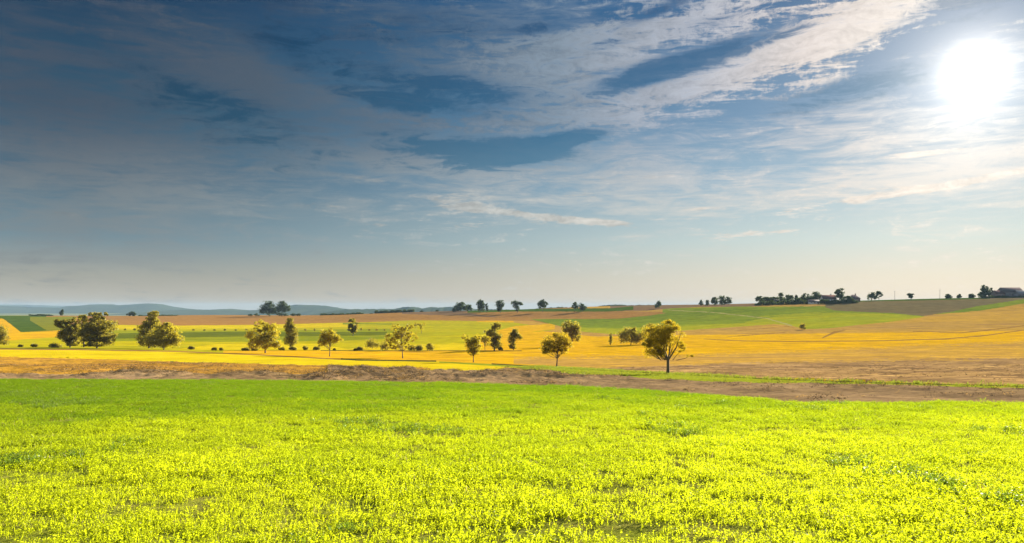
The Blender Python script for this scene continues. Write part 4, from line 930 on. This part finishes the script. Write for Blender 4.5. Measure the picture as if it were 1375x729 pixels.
# thin spots: a worn wheel track running diagonally, and bare patches close by
def bare(x, y):
    xa = (720 - CX) / F; 
    d = np.abs((x - 0.35) - (y - 6.6) * 0.36 - 0.0) ; tr = np.exp(-(d / .35) ** 2) * (y < 15) * .55
    b = np.clip((vnoise(x * .9 + 3, y * .9, 31) - .60) * 3.2, 0, .8) * np.clip((16 - y) / 8, 0.25, 1) * .8
    return np.clip(tr * (vnoise(x * 1.7, y * 1.7, 32) * 1.2) + b, 0, .72)
keep = rng.random(len(xy)) > bare(xy[:, 0], xy[:, 1])
xy = xy[keep]; n = len(xy)
wd = vnoise(xy[:, 0] * .55, xy[:, 1] * .40 + 9, 33)
isw = rng.random(n) < np.clip((wd - .78) * 3.0, 0, .35)
isd = rng.random(n) < .05
pk = rng.integers(0, 6, n); pk = np.where(isw, rng.integers(6, 8, n), pk); pk = np.where(isd, rng.integers(8, 10, n), pk)
sc = rng.uniform(.65, 1.2, n) * (0.75 + .55 * vnoise(xy[:, 0] * .8, xy[:, 1] * .8, 34))
z = ground(xy[:, 0], xy[:, 1]) - .01
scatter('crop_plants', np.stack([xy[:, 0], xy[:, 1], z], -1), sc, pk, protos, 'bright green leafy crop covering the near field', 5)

# straw and clods on the dirt and straw strips; grass on the verge; stubble tufts on the right-hand field
strawm = leaf_mat('straw', (.30, .17, .06), (.46, .28, .09), (.40, .24, .06), 0.35, 0.02, 1.0)
brownm = leaf_mat('rotten_straw', (.08, .055, .032), (.16, .11, .06), (.06, .04, .025), 0.15, 0.01, 1.0)
grassm = leaf_mat('verge_blades', (.09, .12, .015), (.14, .16, .02), (.20, .23, .02), 0.45, 0.02, 1.0)
sp = [proto_obj('straw_a%d' % i, *tuft(500 + i, 22, .12, .018, .2, 3.5), strawm) for i in range(3)] + [proto_obj('straw_b%d' % i, *tuft(510 + i, 22, .14, .024, .2, 3.5), brownm) for i in range(3)]
def rand_region(n, y0, y1, kinds, tw=.74):
    y = np.sqrt(rng.uniform(y0**2, y1**2, n)); x = rng.uniform(-tw, tw, n) * y
    rk = region(x, y); m_ = np.isin(rk, [K.index(k_) for k_ in kinds]); return x[m_], y[m_], rk[m_]
x, y, rk = rand_region(130000, 27, 125, ('dirt', 'straw', 'brownstub'))
rl = relief(x, y, rk); hi = vnoise(x * 0.16 + 4, y * 0.26 + x * .03, 11) * .65 + vnoise(x * .5, y * .4, 14) * .35
keep = rng.random(len(x)) < np.where(rk == K.index('brownstub'), .05, np.clip((hi - .47) * 5.0, .03, .95))
edge = np.interp(x / y, tE, dE); keep &= (y > edge + 1.0)
rt = np.clip((x / y - 0.05) / 0.3, 0, 1); keep &= ~((rk == K.index('dirt')) & (rng.random(len(x)) < .75 * rt))
x, y, rk, rl = x[keep], y[keep], rk[keep], rl[keep]
pk = np.where(rng.random(len(x)) < np.where(rk == K.index('straw'), .45, .75), rng.integers(3, 6, len(x)), rng.integers(0, 3, len(x)))
scatter('straw_litter', np.stack([x, y, ground(x, y) + rl * .9 - .02], -1), rng.uniform(.35, .85, len(x)) * (.7 + .6 * np.clip((hi[keep] - .45) * 3, 0, 1)), pk, sp, 'dry and rotten straw lying on the ploughed strip', 6, .4)
gp = [proto_obj('verge_a%d' % i, *tuft(530 + i, 18, .17, .016, .13, .8), grassm) for i in range(4)]
x, y, rk = rand_region(60000, 34, 150, ('verge', 'ditch'))
dk = rk == K.index('ditch'); keep = dk | (rng.random(len(x)) < .45); x, y, dk = x[keep], y[keep], dk[keep]
scatter('grass', np.stack([x, y, ground(x, y) - .02], -1), np.where(dk, rng.uniform(.9, 1.8, len(x)), rng.uniform(.4, .9, len(x))), rng.integers(0, 4, len(x)), gp, 'rough grass on the verge and along the ditch', 7)

# ------------------------------------------------------------------ haze
hz = MB(); hz.box(-16500, 16500, -400, 13500, -64.5, 50); hm, t = newmat('air')
pv = t.n('ShaderNodeVolumePrincipled'); pv.inputs['Color'].default_value = (.27, .41, .57, 1); pv.inputs['Density'].default_value = 5.5e-5; pv.inputs['Anisotropy'].default_value = 0.0
ho = t.n('ShaderNodeOutputMaterial'); t.L.new(pv.outputs[0], ho.inputs['Volume'])
hzo = hz.build('haze', hm); tag(hzo, kind='stuff', label='thin summer haze over the land')
